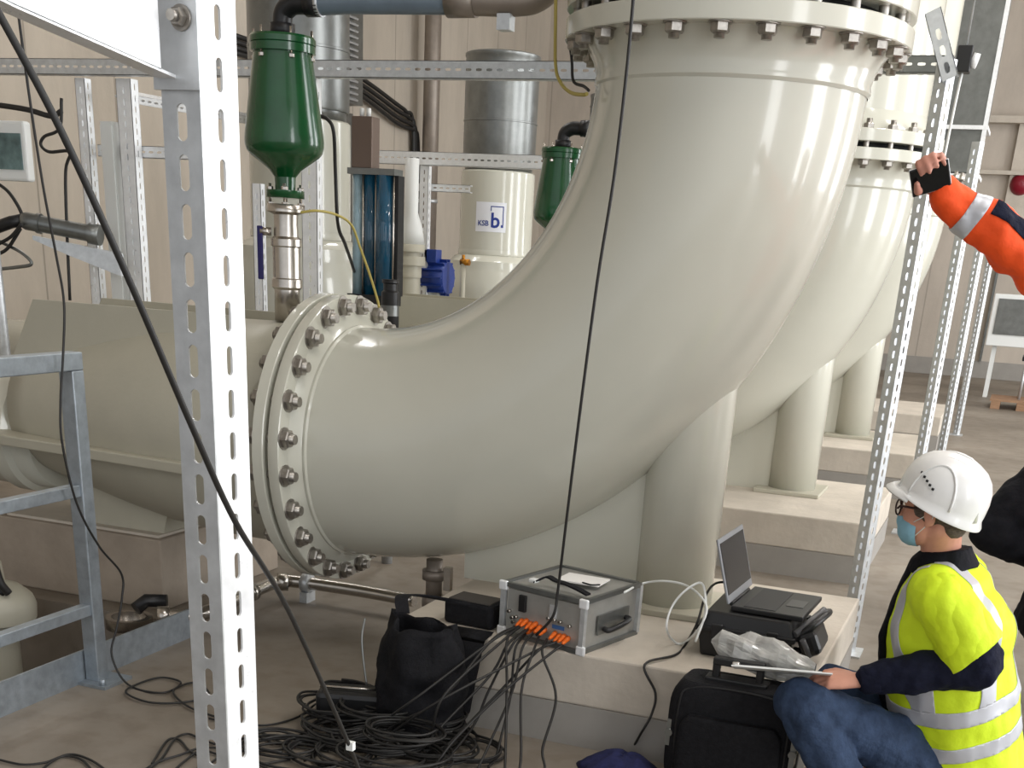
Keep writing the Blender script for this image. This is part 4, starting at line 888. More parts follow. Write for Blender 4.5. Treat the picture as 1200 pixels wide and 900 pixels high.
for i, (px, py, r, tn, z0) in enumerate(heap):
    q = atz(px, py, 0); o = part('cable_coil', coil(q.x, q.y, r, tn, z0, i+1), M['black_rubber'], None, base=(q.x, q.y, 0)); tag(o, 'coil of black cable in the floor heap before the open black bag', 'cable', 'coiled cables on the floor')
q = atz(412, 848, 0)
dv_ = thing('cable_adapter', 'black adapter box lying in the cable heap, a silver rod across it', 'adapter', (q.x, q.y, 0))
part('adapter_body', MB().obox((q.x, q.y, .075), (.24, .13, .12), (V(.95, .3, 0), V(-.3, .95, 0), Z)), M['black'], dv_, bevel=.02)
part('silver_rod', MB().cyl((q.x-.1, q.y-.05, .142), (q.x+.12, q.y+.01, .146), .005, 10), M['steel'], dv_)
# loose brown-black cables on the floor at lower left
for i, pts in enumerate([[(-20, 885), (10, 893), (30, 896), (55, 893), (75, 886), (95, 890), (110, 905)], [(35, 915), (60, 893), (82, 884), (105, 890), (125, 903)], [(170, 905), (190, 888), (205, 866), (220, 860), (235, 866), (252, 872)], [(160, 908), (185, 893), (210, 885), (240, 876), (290, 880), (330, 878), (370, 866)], [(195, 912), (215, 893), (236, 880), (262, 886), (300, 895), (340, 890)], [(178, 895), (196, 868), (210, 867), (222, 880), (238, 890), (228, 905)], [(245, 842), (275, 848), (310, 860), (340, 874), (385, 880)], [(225, 905), (250, 892), (280, 868), (300, 862), (325, 872), (350, 862), (372, 850)]]):
    cable('loose_cable', 'loose dark cable curling over the floor at lower left', [atz(*p_, .008) for p_ in pts], .0042, group='loose cables on the floor at lower left')
# yellow-green and grey sensor wires
cable('earth_wire', 'thin yellow earth wire hanging beside the top flange', [aty(652, -60, 4.55), aty(651, 20, 4.55), aty(651, 75, 4.55), aty(656, 95, 4.52), aty(668, 108, 4.47), aty(682, 111, 4.41), aty(688, 110, 4.39)], .006, m='hose' if False else 'yellow_wire')
cable('sensor_wire', 'thin dark sensor wire beside the yellow earth wire', [aty(666, 40, 4.5), aty(670, 70, 4.48), aty(672, 95, 4.46), aty(684, 101, 4.42), aty(690, 106, 4.38)], .005)
cable('earth_wire', 'thin yellow earth wire running from the stainless spool down to the side flange', [aty(352, 249, 4.62), aty(372, 247, 4.66), aty(395, 252, 4.8), aty(412, 264, 4.9), aty(422, 290, 4.92), aty(432, 318, 4.9), aty(442, 350, 4.86), aty(444, 360, 4.84)], .005, m='yellow_wire')
cable('valve_cable', 'thin black cable hanging down right of the nearest green valve', [aty(372, 135, 5.1), aty(384, 140, 5.1), aty(391, 155, 5.1), aty(393, 200, 5.15), aty(396, 262, 5.2), aty(404, 285, 5.4), aty(411, 305, 5.9), aty(415, 318, 6.36)], .008)
q = aty(1196, 215, 23.7); ab = thing('alarm_bell', 'small dark red alarm bell high on the end wall at the right edge', 'alarm bell', (q.x, 23.95, q.z))
part('bell_dome', MB().lathe((q.x, 23.95, q.z), -Y, [(0, .17), (.05, .17), (.1, .15), (.15, .1), (.17, .03)], 24), mat('dark_red', srgb(130, 24, 40), .35), ab); part('back_plate', MB().cyl((q.x, 24, q.z), (q.x, 23.94, q.z), .19, 24), M['galv_dark'], ab)

# ================================================================ people
def clay(mb, voxel=.007, smooth=4, fac=.5):
    """fuse overlapping closed shapes into one continuous surface"""
    me = mb.mesh('clay', M['skin']); o = bpy.data.objects.new('clay', me); C.objects.link(o)
    r = o.modifiers.new('r', 'REMESH'); r.mode = 'VOXEL'; r.voxel_size = voxel; r.use_smooth_shade = True
    if smooth: s = o.modifiers.new('s', 'SMOOTH'); s.iterations = smooth; s.factor = fac
    bpy.context.view_layer.update()
    out = bpy.data.meshes.new_from_object(o.evaluated_get(bpy.context.evaluated_depsgraph_get()))
    bpy.data.objects.remove(o); bpy.data.meshes.remove(me); return out
def finish(me, name, m, root, label=None):
    sh = worldloc(root); me.transform(Matrix.Translation(-sh)); me.materials.clear(); me.materials.append(m)
    for p in me.polygons: p.use_smooth = True
    me.name = name; o = bpy.data.objects.new(name, me); C.objects.link(o); o.parent = root
    if label: o['label'] = label
    return o
def ell(mb, c, r, ax=(X, Y, Z), n=20, m=12):
    c = V(c); rings = []
    for j in range(1, m):
        t = PI*j/m; rings.append([c+V(ax[2])*(r[2]*math.cos(t))+V(ax[0])*(r[0]*math.sin(t)*math.cos(2*PI*i/n))+V(ax[1])*(r[1]*math.sin(t)*math.sin(2*PI*i/n)) for i in range(n)])
    o = len(mb.v); mb.rings(rings, caps=(False, False))
    a = len(mb.v); mb.v += [c+V(ax[2])*r[2], c-V(ax[2])*r[2]]
    for i in range(n):
        k = (i+1) % n; mb.f.append([a, o+i, o+k]); mb.sm.append(True); mb.f.append([a+1, o+(m-2)*n+k, o+(m-2)*n+i]); mb.sm.append(True)
    return mb
def limb(mb, pts, rs, n=18):                          # tapered chain with round joints
    pts = [V(p) for p in pts]
    for i in range(len(pts)):
        ell(mb, pts[i], (rs[i],)*3, n=14, m=10)
        if i: 
            d = pts[i]-pts[i-1]
            if d.length > 1e-4: mb.lathe(pts[i-1], d, [(0, rs[i-1]), (d.length, rs[i])], n)
    return mb
def loft(mb, secs, n=28):                             # secs: centre, half-vector a, half-vector b
    mb.rings([[V(c)+V(a)*math.cos(2*PI*i/n)+V(b)*math.sin(2*PI*i/n) for i in range(n)] for c, a, b in secs]); return mb
def hand(mb, wrist, d, up, side, curls, spread=.0, thumb=None, s=1.0):
    """palm from wrist along d, back of the hand towards up; side = direction of the thumb; curls: per finger bend angles (3)"""
    d = V(d).normalized(); up = V(up); up = (up-d*up.dot(d)).normalized(); sd = V(side); sd = (sd-d*sd.dot(d)-up*sd.dot(up)).normalized()
    w = V(wrist)
    loft(mb, [(w-d*.02*s, sd*.027*s, up*.02*s), (w+d*.01*s, sd*.03*s, up*.019*s), (w+d*.05*s, sd*.039*s, up*.017*s), (w+d*.09*s, sd*.041*s, up*.013*s), (w+d*.097*s, sd*.038*s, up*.01*s)], 20)
    for k, (off, ln, r) in enumerate(((.030, .075, .0088), (.010, .083, .0092), (-.011, .077, .0088), (-.030, .060, .0078))):
        p = w+d*(.092 - (.006 if k == 3 else 0))*s+sd*off*s; dd = (d+sd*off*spread*10).normalized(); pts = [w+d*.06*s+sd*off*s*.9, p]; a = 0
        for j, f in enumerate((.46, .31, .23)):
            a += curls[k][j]; v = dd*math.cos(a)-up*math.sin(a); p = p+v*ln*f*s*1.0; pts.append(p)
        limb(mb, pts, [r*s*1.05, r*s*1.08, r*s, r*s*.93, r*s*.8], 12)
    th = thumb or ((.75, -.25, .6), (.9, -.35, .25))
    p = w+d*.02*s+sd*.026*s-up*.004*s; pts = [w+d*.012*s+sd*.012*s, p+d*.012*s+sd*.006*s]
    for (cd_, cu_, cs_), ln in zip(th, (.04, .032)):
        v = (d*cd_+up*cu_+sd*cs_).normalized(); pts.append(pts[-1]+v*ln*s)
    limb(mb, pts, [.014*s, .0135*s, .0115*s, .0088*s], 12)
def head(mb, c, hf, hu, hl, s=1.0, ears=True):
    c = V(c)
    ell(mb, c+hu*.035*s-hf*.012*s, (.098*s, .076*s, .088*s), (hf, hl, hu), 24, 16)          # skull
    ell(mb, c-hu*.035*s+hf*.028*s, (.066*s, .058*s, .078*s), (hf, hl, hu), 24, 16)          # face
    ell(mb, c-hu*.088*s+hf*.052*s, (.034*s, .036*s, .028*s), (hf, hl, hu))                  # chin
    ell(mb, c+hu*.022*s+hf*.070*s, (.018*s, .05*s, .014*s), (hf, hl, hu))                   # brow
    loft(mb, [(c+hu*.012*s+hf*.078*s, hl*.008*s, hf*.008*s), (c-hu*.018*s+hf*.098*s, hl*.012*s, hf*.014*s), (c-hu*.03*s+hf*.094*s, hl*.015*s, hf*.013*s), (c-hu*.036*s+hf*.08*s, hl*.012*s, hf*.01*s)], 14)   # nose
    ell(mb, c-hu*.058*s+hf*.086*s, (.010*s, .024*s, .007*s), (hf, hl, hu)); ell(mb, c-hu*.068*s+hf*.084*s, (.010*s, .02*s, .007*s), (hf, hl, hu))   # lips
    for k in (-1, 1):
        ell(mb, c+hu*.008*s+hf*.066*s+hl*(k*.032*s), (.012*s, .014*s, .008*s), (hf, hl, hu))
        ell(mb, c-hu*.012*s-hf*.008*s+hl*(k*.076*s), (.019*s, .009*s, .031*s), ((hf*.95-hu*.2).normalized(), hl, (hu*.95+hf*.2).normalized()))
        ell(mb, c-hu*.036*s-hf*.0*s+hl*(k*.074*s), (.009*s, .007*s, .012*s), (hf, hl, hu))
def facing(ang, tilt):
    f = V(math.cos(ang), math.sin(ang), 0); l = V(-f.y, f.x, 0)
    return f, l, (f*math.cos(tilt)-Z*math.sin(tilt)), (Z*math.cos(tilt)+f*math.sin(tilt))

# ---------------------------------------------------------------- the crouching man
f = V(-.985, .17, 0).normalized(); l = V(-f.y, f.x, 0)           # l: his left, towards the camera
th_ = math.radians(6); hf = f*math.cos(th_)-Z*math.sin(th_); hu = Z*math.cos(th_)+f*math.sin(th_)
t2_ = math.radians(-17); ef = f*math.cos(t2_)-Z*math.sin(t2_); eu = Z*math.cos(t2_)+f*math.sin(t2_)   # the helmet sits tipped back
D0 = 3.60
rim = atd(1101, 590, D0-.02)
HC = atd(1094, 597, D0-.02); HS = .93
neck = atd(1103, 640, D0); shc = atd(1108, 680, D0+.0); chest = atd(1108, 738, D0+.01); waist = atd(1114, 810, D0+.03); pelv = atd(1128, 890, D0+.05)
shL = shc+l*.175-f*.035; shR = shc-l*.185
elL = atd(1146, 778, D0-.2); wrL = atd(1012, 797, D0-.12)
elR = atd(1098, 768, D0+.2); wrR = atd(1058, 788, D0+.2)
knL = atd(936, 822, D0-.12); hipL = pelv+l*.10-Z*.02; anL = V(knL.x, knL.y, 0)-f*.22+Z*.11-l*.02
hipR = pelv-l*.10-Z*.02; knR = hipR+(knL-hipL)-l*.16-Z*.05; anR = V(knR.x, knR.y, 0)-f*.22+Z*.11
man = thing('person', 'crouching man in a white helmet and yellow high-visibility vest, holding a clipboard', 'person', (pelv.x, pelv.y, 0))
b = MB()
head(b, HC, hf, hu, l, HS)
limb(b, [HC-hu*.05-hf*.03, neck-Z*.01, shc-Z*.03], [.056, .058, .07])
loft(b, [(pelv-Z*.04, l*.15, f*.10), (waist, l*.14, f*.09), (chest, l*.165, f*.105), (shc-Z*.02, l*.15, f*.07)])
limb(b, [shc+l*.12-Z*.02, shL-Z*.02, elL, wrL], [.05, .05, .04, .027]); limb(b, [shc-l*.12-Z*.02, shR-Z*.02, elR, wrR], [.05, .05, .04, .027])
limb(b, [hipL, knL, anL, anL+f*.12-Z*.06], [.07, .05, .04, .03]); limb(b, [hipR, knR, anR, anR+f*.12-Z*.06], [.07, .05, .04, .03])
hdL = (atd(975, 797, D0-.105)-wrL).normalized()
hand(b, wrL+hdL*.012, hdL, an*.75-vd*.65, an, [(.25, .5, .4), (.35, .65, .5), (.5, .75, .55), (.65, .8, .6)], thumb=((.85, -.1, .5), (1, -.2, .1)))
hdR = (atd(1035, 800, D0+.2)-wrR).normalized()
hand(b, wrR+hdR*.012, hdR, Z, l, [(.3, .4, .3)]*4)
finish(clay(b, .005, 3), 'body', M['skin'], man)
# vest with loose short sleeves
def soft(me, amp, sc, seed):
    bm = bmesh.new(); bm.from_mesh(me); bm.normal_update()
    new = []
    for v in bm.verts:
        p = v.co; d = noise.noise(V(p.x*sc+seed, p.y*sc, p.z*sc*.7))*amp+noise.noise(V(p.x*sc*2.3, p.y*sc*2.3+seed, p.z*sc*1.7))*amp*.45
        new.append(p+v.normal*d)
    for v, q in zip(bm.verts, new): v.co = q
    bm.to_mesh(me); bm.free(); return me
up_t = (shc-pelv).normalized(); fw_t = (f-up_t*f.dot(up_t)).normalized()
vb = MB()
loft(vb, [(pelv-up_t*.13-f*.0, l*.235, fw_t*.175), (pelv, l*.235, fw_t*.185), (waist, l*.215, fw_t*.2), (chest-up_t*.02, l*.21, fw_t*.18), (chest+up_t*.06, l*.205, fw_t*.155), (shc-up_t*.0, l*.20, fw_t*.115), (shc+up_t*.045, l*.13, fw_t*.085), (neck-up_t*.03, l*.085, fw_t*.08)])
ell(vb, chest-up_t*.0-f*.05, (.15, .17, .17), (fw_t, l, up_t))
uL = (elL-shL).normalized()
limb(vb, [shc+l*.13-Z*.01, shL-Z*.03], [.08, .078])
limb(vb, [shc-l*.14-Z*.01, shR-Z*.035, shR+(elR-shR)*.5, shR+(elR-shR)*.85], [.085, .092, .09, .09])
vme = soft(clay(vb, .008, 6), .010, 9, 2)
bm = bmesh.new(); bm.from_mesh(vme)
# front hem is cut open over the thigh and the sleeves end at the elbow
def cut(bm, co, no): bmesh.ops.bisect_plane(bm, geom=bm.verts[:]+bm.edges[:]+bm.faces[:], plane_co=co, plane_no=no, clear_outer=True)
hem0 = atd(1015, 795, D0); 
def strip(src, planes, off, name, root, m, smooth=2):
    bm = src.copy()
    for co, no in planes: cut(bm, co, no)
    bm.normal_update()
    for v in bm.verts: v.co += v.normal*off
    g = bmesh.ops.solidify(bm, geom=bm.faces[:], thickness=.0015)
    me = bpy.data.meshes.new(name); bm.to_mesh(me); bm.free(); return finish(me, name, m, root)
src = bm.copy()
bm.to_mesh(vme); bm.free()
vest = finish(vme, 'safety_vest', M['hivis'], man)
slv = MB(); limb(slv, [shc+l*.13-Z*.012, shL-Z*.02, shL+(elL-shL)*.5, shL+(elL-shL)*1.1], [.076, .080, .090, .098])
sme = clay(slv, .007, 6); bmh = bmesh.new(); bmh.from_mesh(sme); cut(bmh, shL+(elL-shL)*.86, (uL+fw_t*-.25).normalized())
bmesh.ops.solidify(bmh, geom=bmh.faces[:], thickness=.003); bmh.to_mesh(sme); bmh.free(); finish(soft(sme, .010, 12, 8), 'vest_sleeve', M['hivis'], man)
# belts round the trunk
for h0_, h1_, nm in ((pelv+up_t*.115, pelv+up_t*.165, 'reflective_tape'), (pelv+up_t*.235, pelv+up_t*.285, 'reflective_tape')):
    arm_cut = (shL+(elL-shL)*.0-l*-.02+l*.035, l)
    strip(src, [(h0_, -up_t), (h1_, up_t)], .0025, nm, vest, M['tape'])
# braces front and back on both sides (only the parts above the belt)
for sgn in (1, -1):
    for fs_, lo_ in ((1, .135), (-1, .085)):                          # front and back straps
        c_ = shc+l*(sgn*lo_)
        strip(src, [(c_-l*.022, -l), (c_+l*.022, l), (pelv+up_t*.285, -up_t), (shc-fw_t*.0, -fw_t*fs_)], .0025, 'reflective_tape', vest, M['tape'])
src.free()
# dark collar of the jacket under the vest
cb3 = MB(); loft(cb3, [(neck-up_t*.07, l*.115, fw_t*.105), (neck-up_t*.03, l*.09, fw_t*.09), (neck-up_t*.004-f*.012, l*.076, fw_t*.074)])
finish(soft(clay(cb3, .006, 3), .004, 20, 5), 'jacket_collar', M['dark_cloth'], man)
cf = MB(); loft(cf, [(pelv+fw_t*.17-up_t*.02, l*.11, fw_t*.02), (waist+fw_t*.192, l*.09, fw_t*.026), (chest+fw_t*.172, l*.09, fw_t*.026), (shc+fw_t*.105, l*.075, fw_t*.03), (neck-up_t*.03+fw_t*.06, l*.05, fw_t*.03)])
finish(soft(clay(cf, .007, 3), .004, 16, 6), 'jacket_front', M['dark_cloth'], man)
# sleeves
for (a_, e_, w_, sd_) in ((shL, elL, wrL, 1), (shR, elR, wrR, 2)):
    sv = MB(); u_ = (w_-e_).normalized()
    limb(sv, [a_+(e_-a_)*.55, e_, e_+(w_-e_)*.35, e_+(w_-e_)*.75, w_-u_*.02], [.072, .074, .066, .054, .046])
    finish(soft(clay(sv, .006, 4), .012, 16, 3+sd_), 'jacket_sleeve', M['navy'], man)
    part('sleeve_cuff', MB().lathe(w_-u_*.05, u_, [(0, .044), (.004, .047), (.05, .044), (.056, .040)], 24), M['navy'], man)
# jeans
jb_ = MB()
loft(jb_, [(pelv-Z*.10, l*.16, f*.12), (pelv, l*.18, f*.13), (pelv+up_t*.08, l*.17, f*.12)])
for hp, kn, an_ in ((hipL, knL, anL), (hipR, knR, anR)):
    limb(jb_, [hp, hp+(kn-hp)*.5, kn, kn+(an_-kn)*.45, an_+Z*.02], [.115, .098, .074, .075, .055])
finish(soft(clay(jb_, .007, 5), .011, 15, 9), 'jeans', M['jeans'], man)
for an_, kn in ((anL, knL), (anR, knR)):
    sb_ = MB(); o_ = V(an_.x, an_.y, 0)
    loft(sb_, [(o_-f*.07+Z*.012, l*.035, Z*.012), (o_-f*.06+Z*.04, l*.042, Z*.04), (o_+f*.02+Z*.05, l*.045, Z*.05), (o_+f*.1+Z*.036, l*.05, Z*.036), (o_+f*.17+Z*.028, l*.045, Z*.028), (o_+f*.2+Z*.02, l*.025, Z*.018)], 20); limb(sb_, [o_-f*.01+Z*.06, o_-f*.01+Z*.13], [.045, .05])
    finish(clay(sb_, .006, 3), 'boot', M['black'], man)
# hair, helmet, glasses, mask
hb_ = MB(); ell(hb_, HC+hu*.028-hf*.02, (.093, .077, .086), (hf, l, hu), 28, 18); ell(hb_, HC-hu*.04-hf*.062, (.038, .058, .045), (hf, l, hu))
hm = clay(hb_, .005, 3); bmh = bmesh.new(); bmh.from_mesh(hm); cut(bmh, HC+hf*.045, hf); cut(bmh, HC-hu*.075, -hu)
bmh.to_mesh(hm); bmh.free(); finish(soft(hm, .003, 60, 1), 'hair', M['hair'], man)
he = MB(); rings = []
def rimp(a, k, z_, r=1): return rim+ef*(.130*k*math.cos(a)*r)+l*(.112*k*math.sin(a)*r)+eu*z_
hr = MB(); nh = 64; prof = [(0, 1.0), (.02, 1.0), (.05, .985), (.08, .93), (.105, .82), (.125, .65), (.138, .43), (.145, .2), (.1465, .03)]
rings = [[rimp(2*PI*i/nh, 1.06, -.012+.012*math.cos(2*PI*i/nh)) for i in range(nh)], [rimp(2*PI*i/nh, 1.065, -.006+.012*math.cos(2*PI*i/nh)) for i in range(nh)]]
rings += [[rimp(2*PI*i/nh, k, z_*1.0) for i in range(nh)] for z_, k in prof]
hr.rings(rings, caps=(False, True)); inn = [[rimp(2*PI*i/nh, 1.06, -.012+.012*math.cos(2*PI*i/nh)) for i in range(nh)]]+[[rimp(2*PI*i/nh, k*.97, z_*.96) for i in range(nh)] for z_, k in prof]
hr.rings(inn, caps=(False, True))
hel = part('helmet', hr, M['helmet'], man)
vz = MB(); 
top, bot = [], []
for i in range(-10, 11):
    a = i/10*1.05; top.append((rimp(a, 1.02, .006), rimp(a, 1.04+.2*max(0, math.cos(a*1.45)), -.012)))
vr = [[p, p+(q-p)*.5+eu*.004, q, q-eu*.004, p+(q-p)*.5-eu*.002, p-eu*.006] for p, q in top]
vz.rings(vr); part('visor', vz, M['helmet'], hel)
for k in (0, 1, 2):
    pts = []
    for i in range(13):
        t = i/12; a = PI*(.5) ; z_ = .02+.12*t; kk = [1.0, .985, .93, .82, .65, .43, .2]
        # ridges running over the crown
        u = (k-1)*.045
        x = -1+2*t; pts.append(rim+ef*(.12*x)+l*(u)+eu*(.144*math.sqrt(max(0, 1-(x*.93)**2-(u/.115)**2))+.002))
    part('crown_ridge', MB().tube(pts, .006, 8), M['helmet'], hel)
arc = [rim+ef*(.075+.0*i)+ef*(.05*math.cos(a))+l*0+eu*0 for i, a in enumerate([0])]
def domek(z_):
    for (z0_, k0_), (z1_, k1_) in zip(prof, prof[1:]):
        if z_ <= z1_: return k0_+(k1_-k0_)*(z_-z0_)/(z1_-z0_)
    return .03
pts = []
for i in range(17):
    a = math.radians(20+140*i/16); zz = .012+.105*math.sin(math.radians(180*i/16)); x = .015+.065*math.cos(math.radians(180*i/16))
    r2 = math.sqrt(max(0, domek(zz)**2-(x/.13)**2)); pts.append(rim+ef*x+eu*zz+l*(.112*r2+.002))
part('side_ridge', MB().tube(pts, .0035, 8), M['helmet'], hel)
for i in range(5):
    x = .07-.013*i; zz = .075-.006*i; r2 = math.sqrt(max(0, domek(zz)**2-(x/.13)**2)); q = rim+ef*x+eu*zz+l*(.112*r2+.0015)
    part('vent_hole', MB().obox(q, (.007, .006, .006), (ef, l, eu)), M['black'], hel)
gl = MB(); g0 = HC+hf*.080+hu*.008
gs = part('glasses', MB().tube([HC-hf*.01+hu*.012+l*.076, HC+hf*.04+hu*.012+l*.074, g0+l*.062+hu*.008, g0+hf*.008+l*.058], .0034, 8).tube([HC-hf*.01+hu*.012-l*.076, g0-l*.062+hu*.008, g0+hf*.008-l*.062], .003, 8), mat('dark_red_frame', srgb(52, 26, 24), .3), man)
for k in (-1, 1):
    c_ = g0+hf*.012+l*(k*.034); pts = [c_+l*(.029*math.cos(2*PI*i/20))*1+hu*(.021*math.sin(2*PI*i/20)) for i in range(21)]
    part('lens_rim', MB().tube(pts, .0028, 6), mat('frame', srgb(46, 24, 22), .3), gs)
part('bridge', MB().tube([g0+hf*.012+l*.007+hu*.006, g0+hf*.016+hu*.009, g0+hf*.012-l*.007+hu*.006], .0025, 6), M['black'], gs)
mk = MB(); ell(mk, HC-hu*.058+hf*.040, (.060, .056, .050), (hf, l, hu), 28, 18); ell(mk, HC-hu*.035+hf*.082, (.022, .026, .026), (hf, l, hu))
mm = clay(mk, .005, 3); bmh = bmesh.new(); bmh.from_mesh(mm); cut(bmh, HC+hf*.034-hu*.0, -hf); cut(bmh, HC-hu*.02, hu); bmh.to_mesh(mm); bmh.free()
fm_ = finish(soft(mm, .002, 40, 4), 'face_mask', M['mask'], man)
part('ear_loop', MB().tube(bez([HC+hf*.04-hu*.03+l*.056, HC+hf*.01-hu*.012+l*.07, HC-hf*.012+hu*.004+l*.077, HC-hf*.014-hu*.02+l*.075, HC+hf*.04-hu*.075+l*.05], 5), .0015, 6), M['white'], fm_)

# ---------------------------------------------------------------- the person in orange reaching in with a phone
def stand(root, fa, foot, hgt, jacket, trousers, armA, armB, m_j, m_t, lab):
    pass
Da = 3.74
ow = atd(1104, 226, Da-.03); oe = atd(1200, 298, Da-.05); osh = atd(1335, 400, Da+.14)
of = (V(ow.x, ow.y, 0)-V(osh.x, osh.y, 0)).normalized(); fo = (of*.55+V(-.2, .95, 0)*.7).normalized(); lo = V(-fo.y, fo.x, 0)   # faces back into the hall
if (ow-osh).dot(lo) < 0: side_ = -1
else: side_ = 1
base = V(osh.x, osh.y, 0)-lo*(side_*.19)
op = thing('person', 'person in an orange high-visibility jacket reaching in from the right with a phone', 'person', (base.x, base.y, 0))
osc = base+Z*osh.z; sB = osc-lo*(side_*.19); eB = sB+V(0, 0, -.29)-lo*(side_*.05)+fo*.04; wB = eB+V(0, 0, -.2)+fo*.16
b = MB(); hc2 = osc+Z*.26+fo*.03
head(b, hc2, fo, Z, lo); limb(b, [hc2-Z*.05-fo*.02, osc+Z*.05, osc-Z*.03], [.056, .058, .07])
pel2 = base+Z*.93; kA, kB = base+lo*.10+Z*.5+fo*.02, base-lo*.10+Z*.5+fo*.02
loft(b, [(pel2-Z*.05, lo*.16, fo*.11), (pel2+Z*.2, lo*.14, fo*.10), (osc-Z*.2, lo*.17, fo*.11), (osc-Z*.03, lo*.16, fo*.07)])
limb(b, [osc+lo*(side_*.12), osh, oe, ow], [.05, .052, .042, .029]); limb(b, [osc-lo*(side_*.12), sB, eB, wB], [.05, .052, .042, .029])
for s_, k_ in ((.10, kA), (-.10, kB)): limb(b, [pel2+lo*s_-Z*.06, k_, base+lo*s_+Z*.09, base+lo*s_+fo*.13+Z*.035], [.08, .055, .042, .032])
oh = (atd(1092, 196, Da-.06)-ow).normalized(); vw = (ow-CAM).normalized()
pu = (atd(1106, 176, Da)-atd(1092, 214, Da)).normalized()            # long axis of the phone
hdir = (atd(1088, 200, Da-.05)-ow).normalized()
hd_ = (atd(1089, 186, Da-.05)-ow).normalized(); hup = (vw-hd_*vw.dot(hd_)).normalized(); hsd = hd_.cross(hup)
if hsd.dot(RT) > 0: hsd = -hsd                                       # thumb on the left
hand(b, ow, hd_, hup, hsd, [(.95, 1.0, .6), (.95, 1.05, .6), (.95, 1.05, .6), (1.0, 1.1, .6)], thumb=((.35, -.75, .55), (.75, -.6, -.15)))
hand(b, wB+V(0, 0, -.01), (fo*.6-Z*.8), lo*(-side_), fo, [(.3, .4, .3)]*4)
finish(clay(b, .0055, 3), 'body', M['skin_dark'], op)
ph = ow+hd_*.060-hup*.030+hsd*.014
pn_ = hup; px_ = (hsd*.93+hd_*.2).normalized(); py_ = pn_.cross(px_).normalized()
pho = thing('phone', 'dark phone held up by the hand in the orange sleeve', 'phone', tuple(ph))
part('phone_body', MB().obox(ph, (.100, .07, .009), (px_, py_, pn_)), M['black'], pho, bevel=.003); part('phone_screen', MB().obox(ph-pn_*.005, (.092, .064, .0012), (px_, py_, pn_)), mat('phone_glass', srgb(14, 18, 20), .08), pho)
part('phone_edge', MB().obox(ph+pn_*.001, (.102, .072, .004), (px_, py_, pn_)), M['galv_light'], pho, bevel=.0015)
jk = MB()
loft(jk, [(pel2-Z*.1, lo*.21, fo*.16), (pel2+Z*.15, lo*.2, fo*.15), (osc-Z*.2, lo*.21, fo*.15), (osc-Z*.06, lo*.2, fo*.115), (osc+Z*.0, lo*.15, fo*.09), (osc+Z*.06, lo*.08, fo*.08)])
ua = (ow-oe).normalized()
limb(jk, [osc+lo*(side_*.13)-Z*.02, osh-Z*.01, osh+(oe-osh)*.5, oe, oe+(ow-oe)*.5, ow-ua*.012], [.09, .088, .078, .068, .062, .044])
limb(jk, [osc-lo*(side_*.13)-Z*.02, sB-Z*.01, eB, wB], [.09, .095, .08, .058])
jme = soft(clay(jk, .009, 4), .014, 14, 7); bm = bmesh.new(); bm.from_mesh(jme); src = bm.copy(); bm.free()
jac = finish(jme, 'orange_jacket', M['hiorange'], op)
# silver band and navy panel of the reaching sleeve
nearA = (lambda co: [])
tp = ow+(oe-ow)*.27; tq = ow+(oe-ow)*.42
strip(src, [(tp, ua), (tq, -ua), (osh+(oe-osh)*.3, -(oe-osh).normalized()), (oe-Z*.25, -Z)], .003, 'reflective_tape', jac, M['tape'])
upn = (UP-ua*UP.dot(ua)).normalized()
c_ = oe+upn*.012
strip(src, [(c_+upn*.028, upn), (c_-upn*.02, -upn), (tq-ua*.012, ua), (osh+(oe-osh)*.2, -(oe-osh).normalized()), (c_, vw), (oe-Z*.25, -Z)], .003, 'navy_panel', jac, M['navy'])
src.free()
tr = MB(); loft(tr, [(pel2-Z*.1, lo*.18, fo*.13), (pel2+Z*.05, lo*.18, fo*.13)])
for s_, k_ in ((.10, kA), (-.10, kB)): limb(tr, [pel2+lo*s_-Z*.06, k_, base+lo*s_+Z*.1], [.11, .08, .075])
finish(soft(clay(tr, .012, 3), .012, 13, 12), 'dark_trousers', M['dark_cloth'], op)
hb_ = MB(); ell(hb_, hc2+Z*.045-fo*.016, (.102, .083, .086), (fo, lo, Z)); hm = clay(hb_, .006, 2); bmh = bmesh.new(); bmh.from_mesh(hm); cut(bmh, hc2+fo*.06, fo); bmh.to_mesh(hm); bmh.free(); finish(hm, 'hair', M['hair'], op)
for s_ in (.10, -.10):
    sb_ = MB(); o_ = base+lo*s_
    loft(sb_, [(o_-fo*.08+Z*.012, lo*.035, Z*.012), (o_-fo*.06+Z*.045, lo*.043, Z*.045), (o_+fo*.03+Z*.05, lo*.047, Z*.05), (o_+fo*.11+Z*.036, lo*.05, Z*.036), (o_+fo*.19+Z*.02, lo*.03, Z*.018)], 20); limb(sb_, [o_+Z*.06, o_+Z*.13], [.05, .055])
    finish(clay(sb_, .007, 3), 'boot', M['black'], op)

# ---------------------------------------------------------------- dark-clothed person crouching behind the man
Dk = 4.9
kel = atd(1160, 622, Dk); ksh = atd(1290, 500, Dk+.05); kwr = atd(1240, 660, Dk-.02)
kf = V(.8, .6, 0).normalized(); kl = V(-kf.y, kf.x, 0)
kb = V(ksh.x, ksh.y, 0)-kl*.19*1
kp = thing('person', 'person in black clothing behind the crouching man, only a bent sleeve showing', 'person', (kb.x, kb.y, 0))
ks = kb+Z*ksh.z; kpel = kb-kf*.12+Z*.36; kh = ks+kf*.10+Z*.24
b = MB(); head(b, kh, kf, Z, kl); limb(b, [kh-Z*.05-kf*.02, ks+Z*.04, ks-Z*.03], [.056, .058, .07])
loft(b, [(kpel-Z*.04, kl*.15, kf*.1), (kpel+(ks-kpel)*.4, kl*.14, kf*.1), (ks-Z*.15, kl*.16, kf*.1), (ks-Z*.02, kl*.15, kf*.07)])
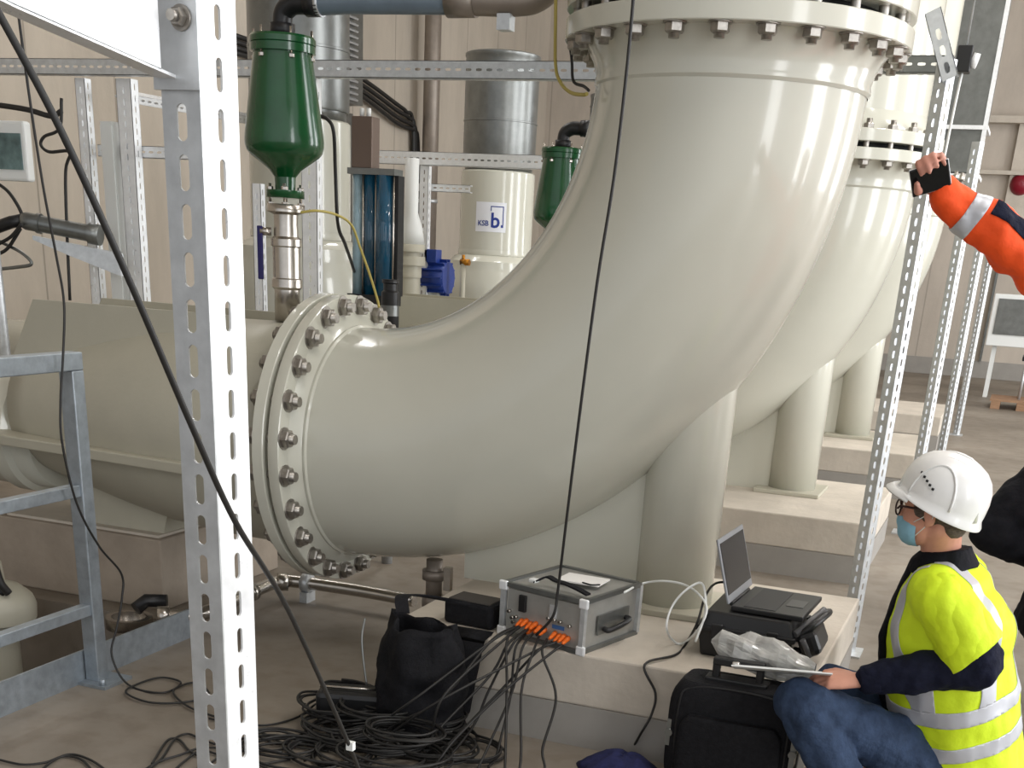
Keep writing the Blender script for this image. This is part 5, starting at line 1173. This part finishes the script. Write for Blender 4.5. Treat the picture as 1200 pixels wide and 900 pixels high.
s2 = ks-kl*.19; e2_ = s2+V(0, 0, -.25)+kf*.1; w2_ = e2_+kf*.2-Z*.08
limb(b, [ks+kl*.12, ksh, kel, kwr], [.05, .05, .04, .028]); limb(b, [ks-kl*.12, s2, e2_, w2_], [.05, .05, .04, .028])
hand(b, kwr, (kf*.9-Z*.3), Z, -kl, [(.3, .5, .4)]*4); hand(b, w2_, (kf*.8-Z*.5), Z, kl, [(.3, .5, .4)]*4)
kkn = []
for s_ in (.12, -.12):
    kn = kpel+kl*s_+kf*.42+Z*.1; an_ = V(kn.x, kn.y, .1)-kf*.25; kkn.append((kpel+kl*s_, kn, an_)); limb(b, [kpel+kl*s_, kn, an_, an_+kf*.12-Z*.06], [.075, .055, .042, .032])
finish(clay(b, .008, 3), 'body', M['skin'], kp)
jk = MB(); ut = (ks-kpel).normalized(); ft = (kf-ut*kf.dot(ut)).normalized()
loft(jk, [(kpel-ut*.06, kl*.2, ft*.16), (kpel+(ks-kpel)*.5, kl*.2, ft*.16), (ks-ut*.07, kl*.2, ft*.12), (ks+ut*.02, kl*.13, ft*.09), (ks+ut*.07, kl*.08, ft*.08)])
limb(jk, [ks+kl*.13-Z*.02, ksh, ksh+(kel-ksh)*.5, kel, kel+(kwr-kel)*.5, kwr], [.09, .1, .098, .085, .075, .06]); limb(jk, [ks-kl*.13, s2, e2_, w2_], [.09, .095, .08, .06])
finish(soft(clay(jk, .011, 3), .014, 13, 4), 'black_jacket', M['dark_cloth'], kp)
tr = MB(); loft(tr, [(kpel-Z*.08, kl*.17, kf*.13), (kpel+Z*.05, kl*.17, kf*.13)])
for hp, kn, an_ in kkn: limb(tr, [hp, kn, an_], [.11, .082, .07])
finish(soft(clay(tr, .012, 3), .012, 13, 2), 'black_trousers', M['dark_cloth'], kp)
hb_ = MB(); ell(hb_, kh+Z*.045-kf*.016, (.102, .083, .086), (kf, kl, Z)); hm = clay(hb_, .006, 2); bmh = bmesh.new(); bmh.from_mesh(hm); cut(bmh, kh+kf*.06, kf); bmh.to_mesh(hm); bmh.free(); finish(hm, 'hair', M['hair'], kp)
for hp, kn, an_ in kkn:
    sb_ = MB(); o_ = V(an_.x, an_.y, 0)
    loft(sb_, [(o_-kf*.08+Z*.012, kl*.035, Z*.012), (o_-kf*.06+Z*.045, kl*.043, Z*.045), (o_+kf*.03+Z*.05, kl*.047, Z*.05), (o_+kf*.11+Z*.036, kl*.05, Z*.036), (o_+kf*.19+Z*.02, kl*.03, Z*.018)], 20); limb(sb_, [o_+Z*.06, o_+Z*.13], [.05, .055])
    finish(clay(sb_, .007, 3), 'boot', M['black'], kp)
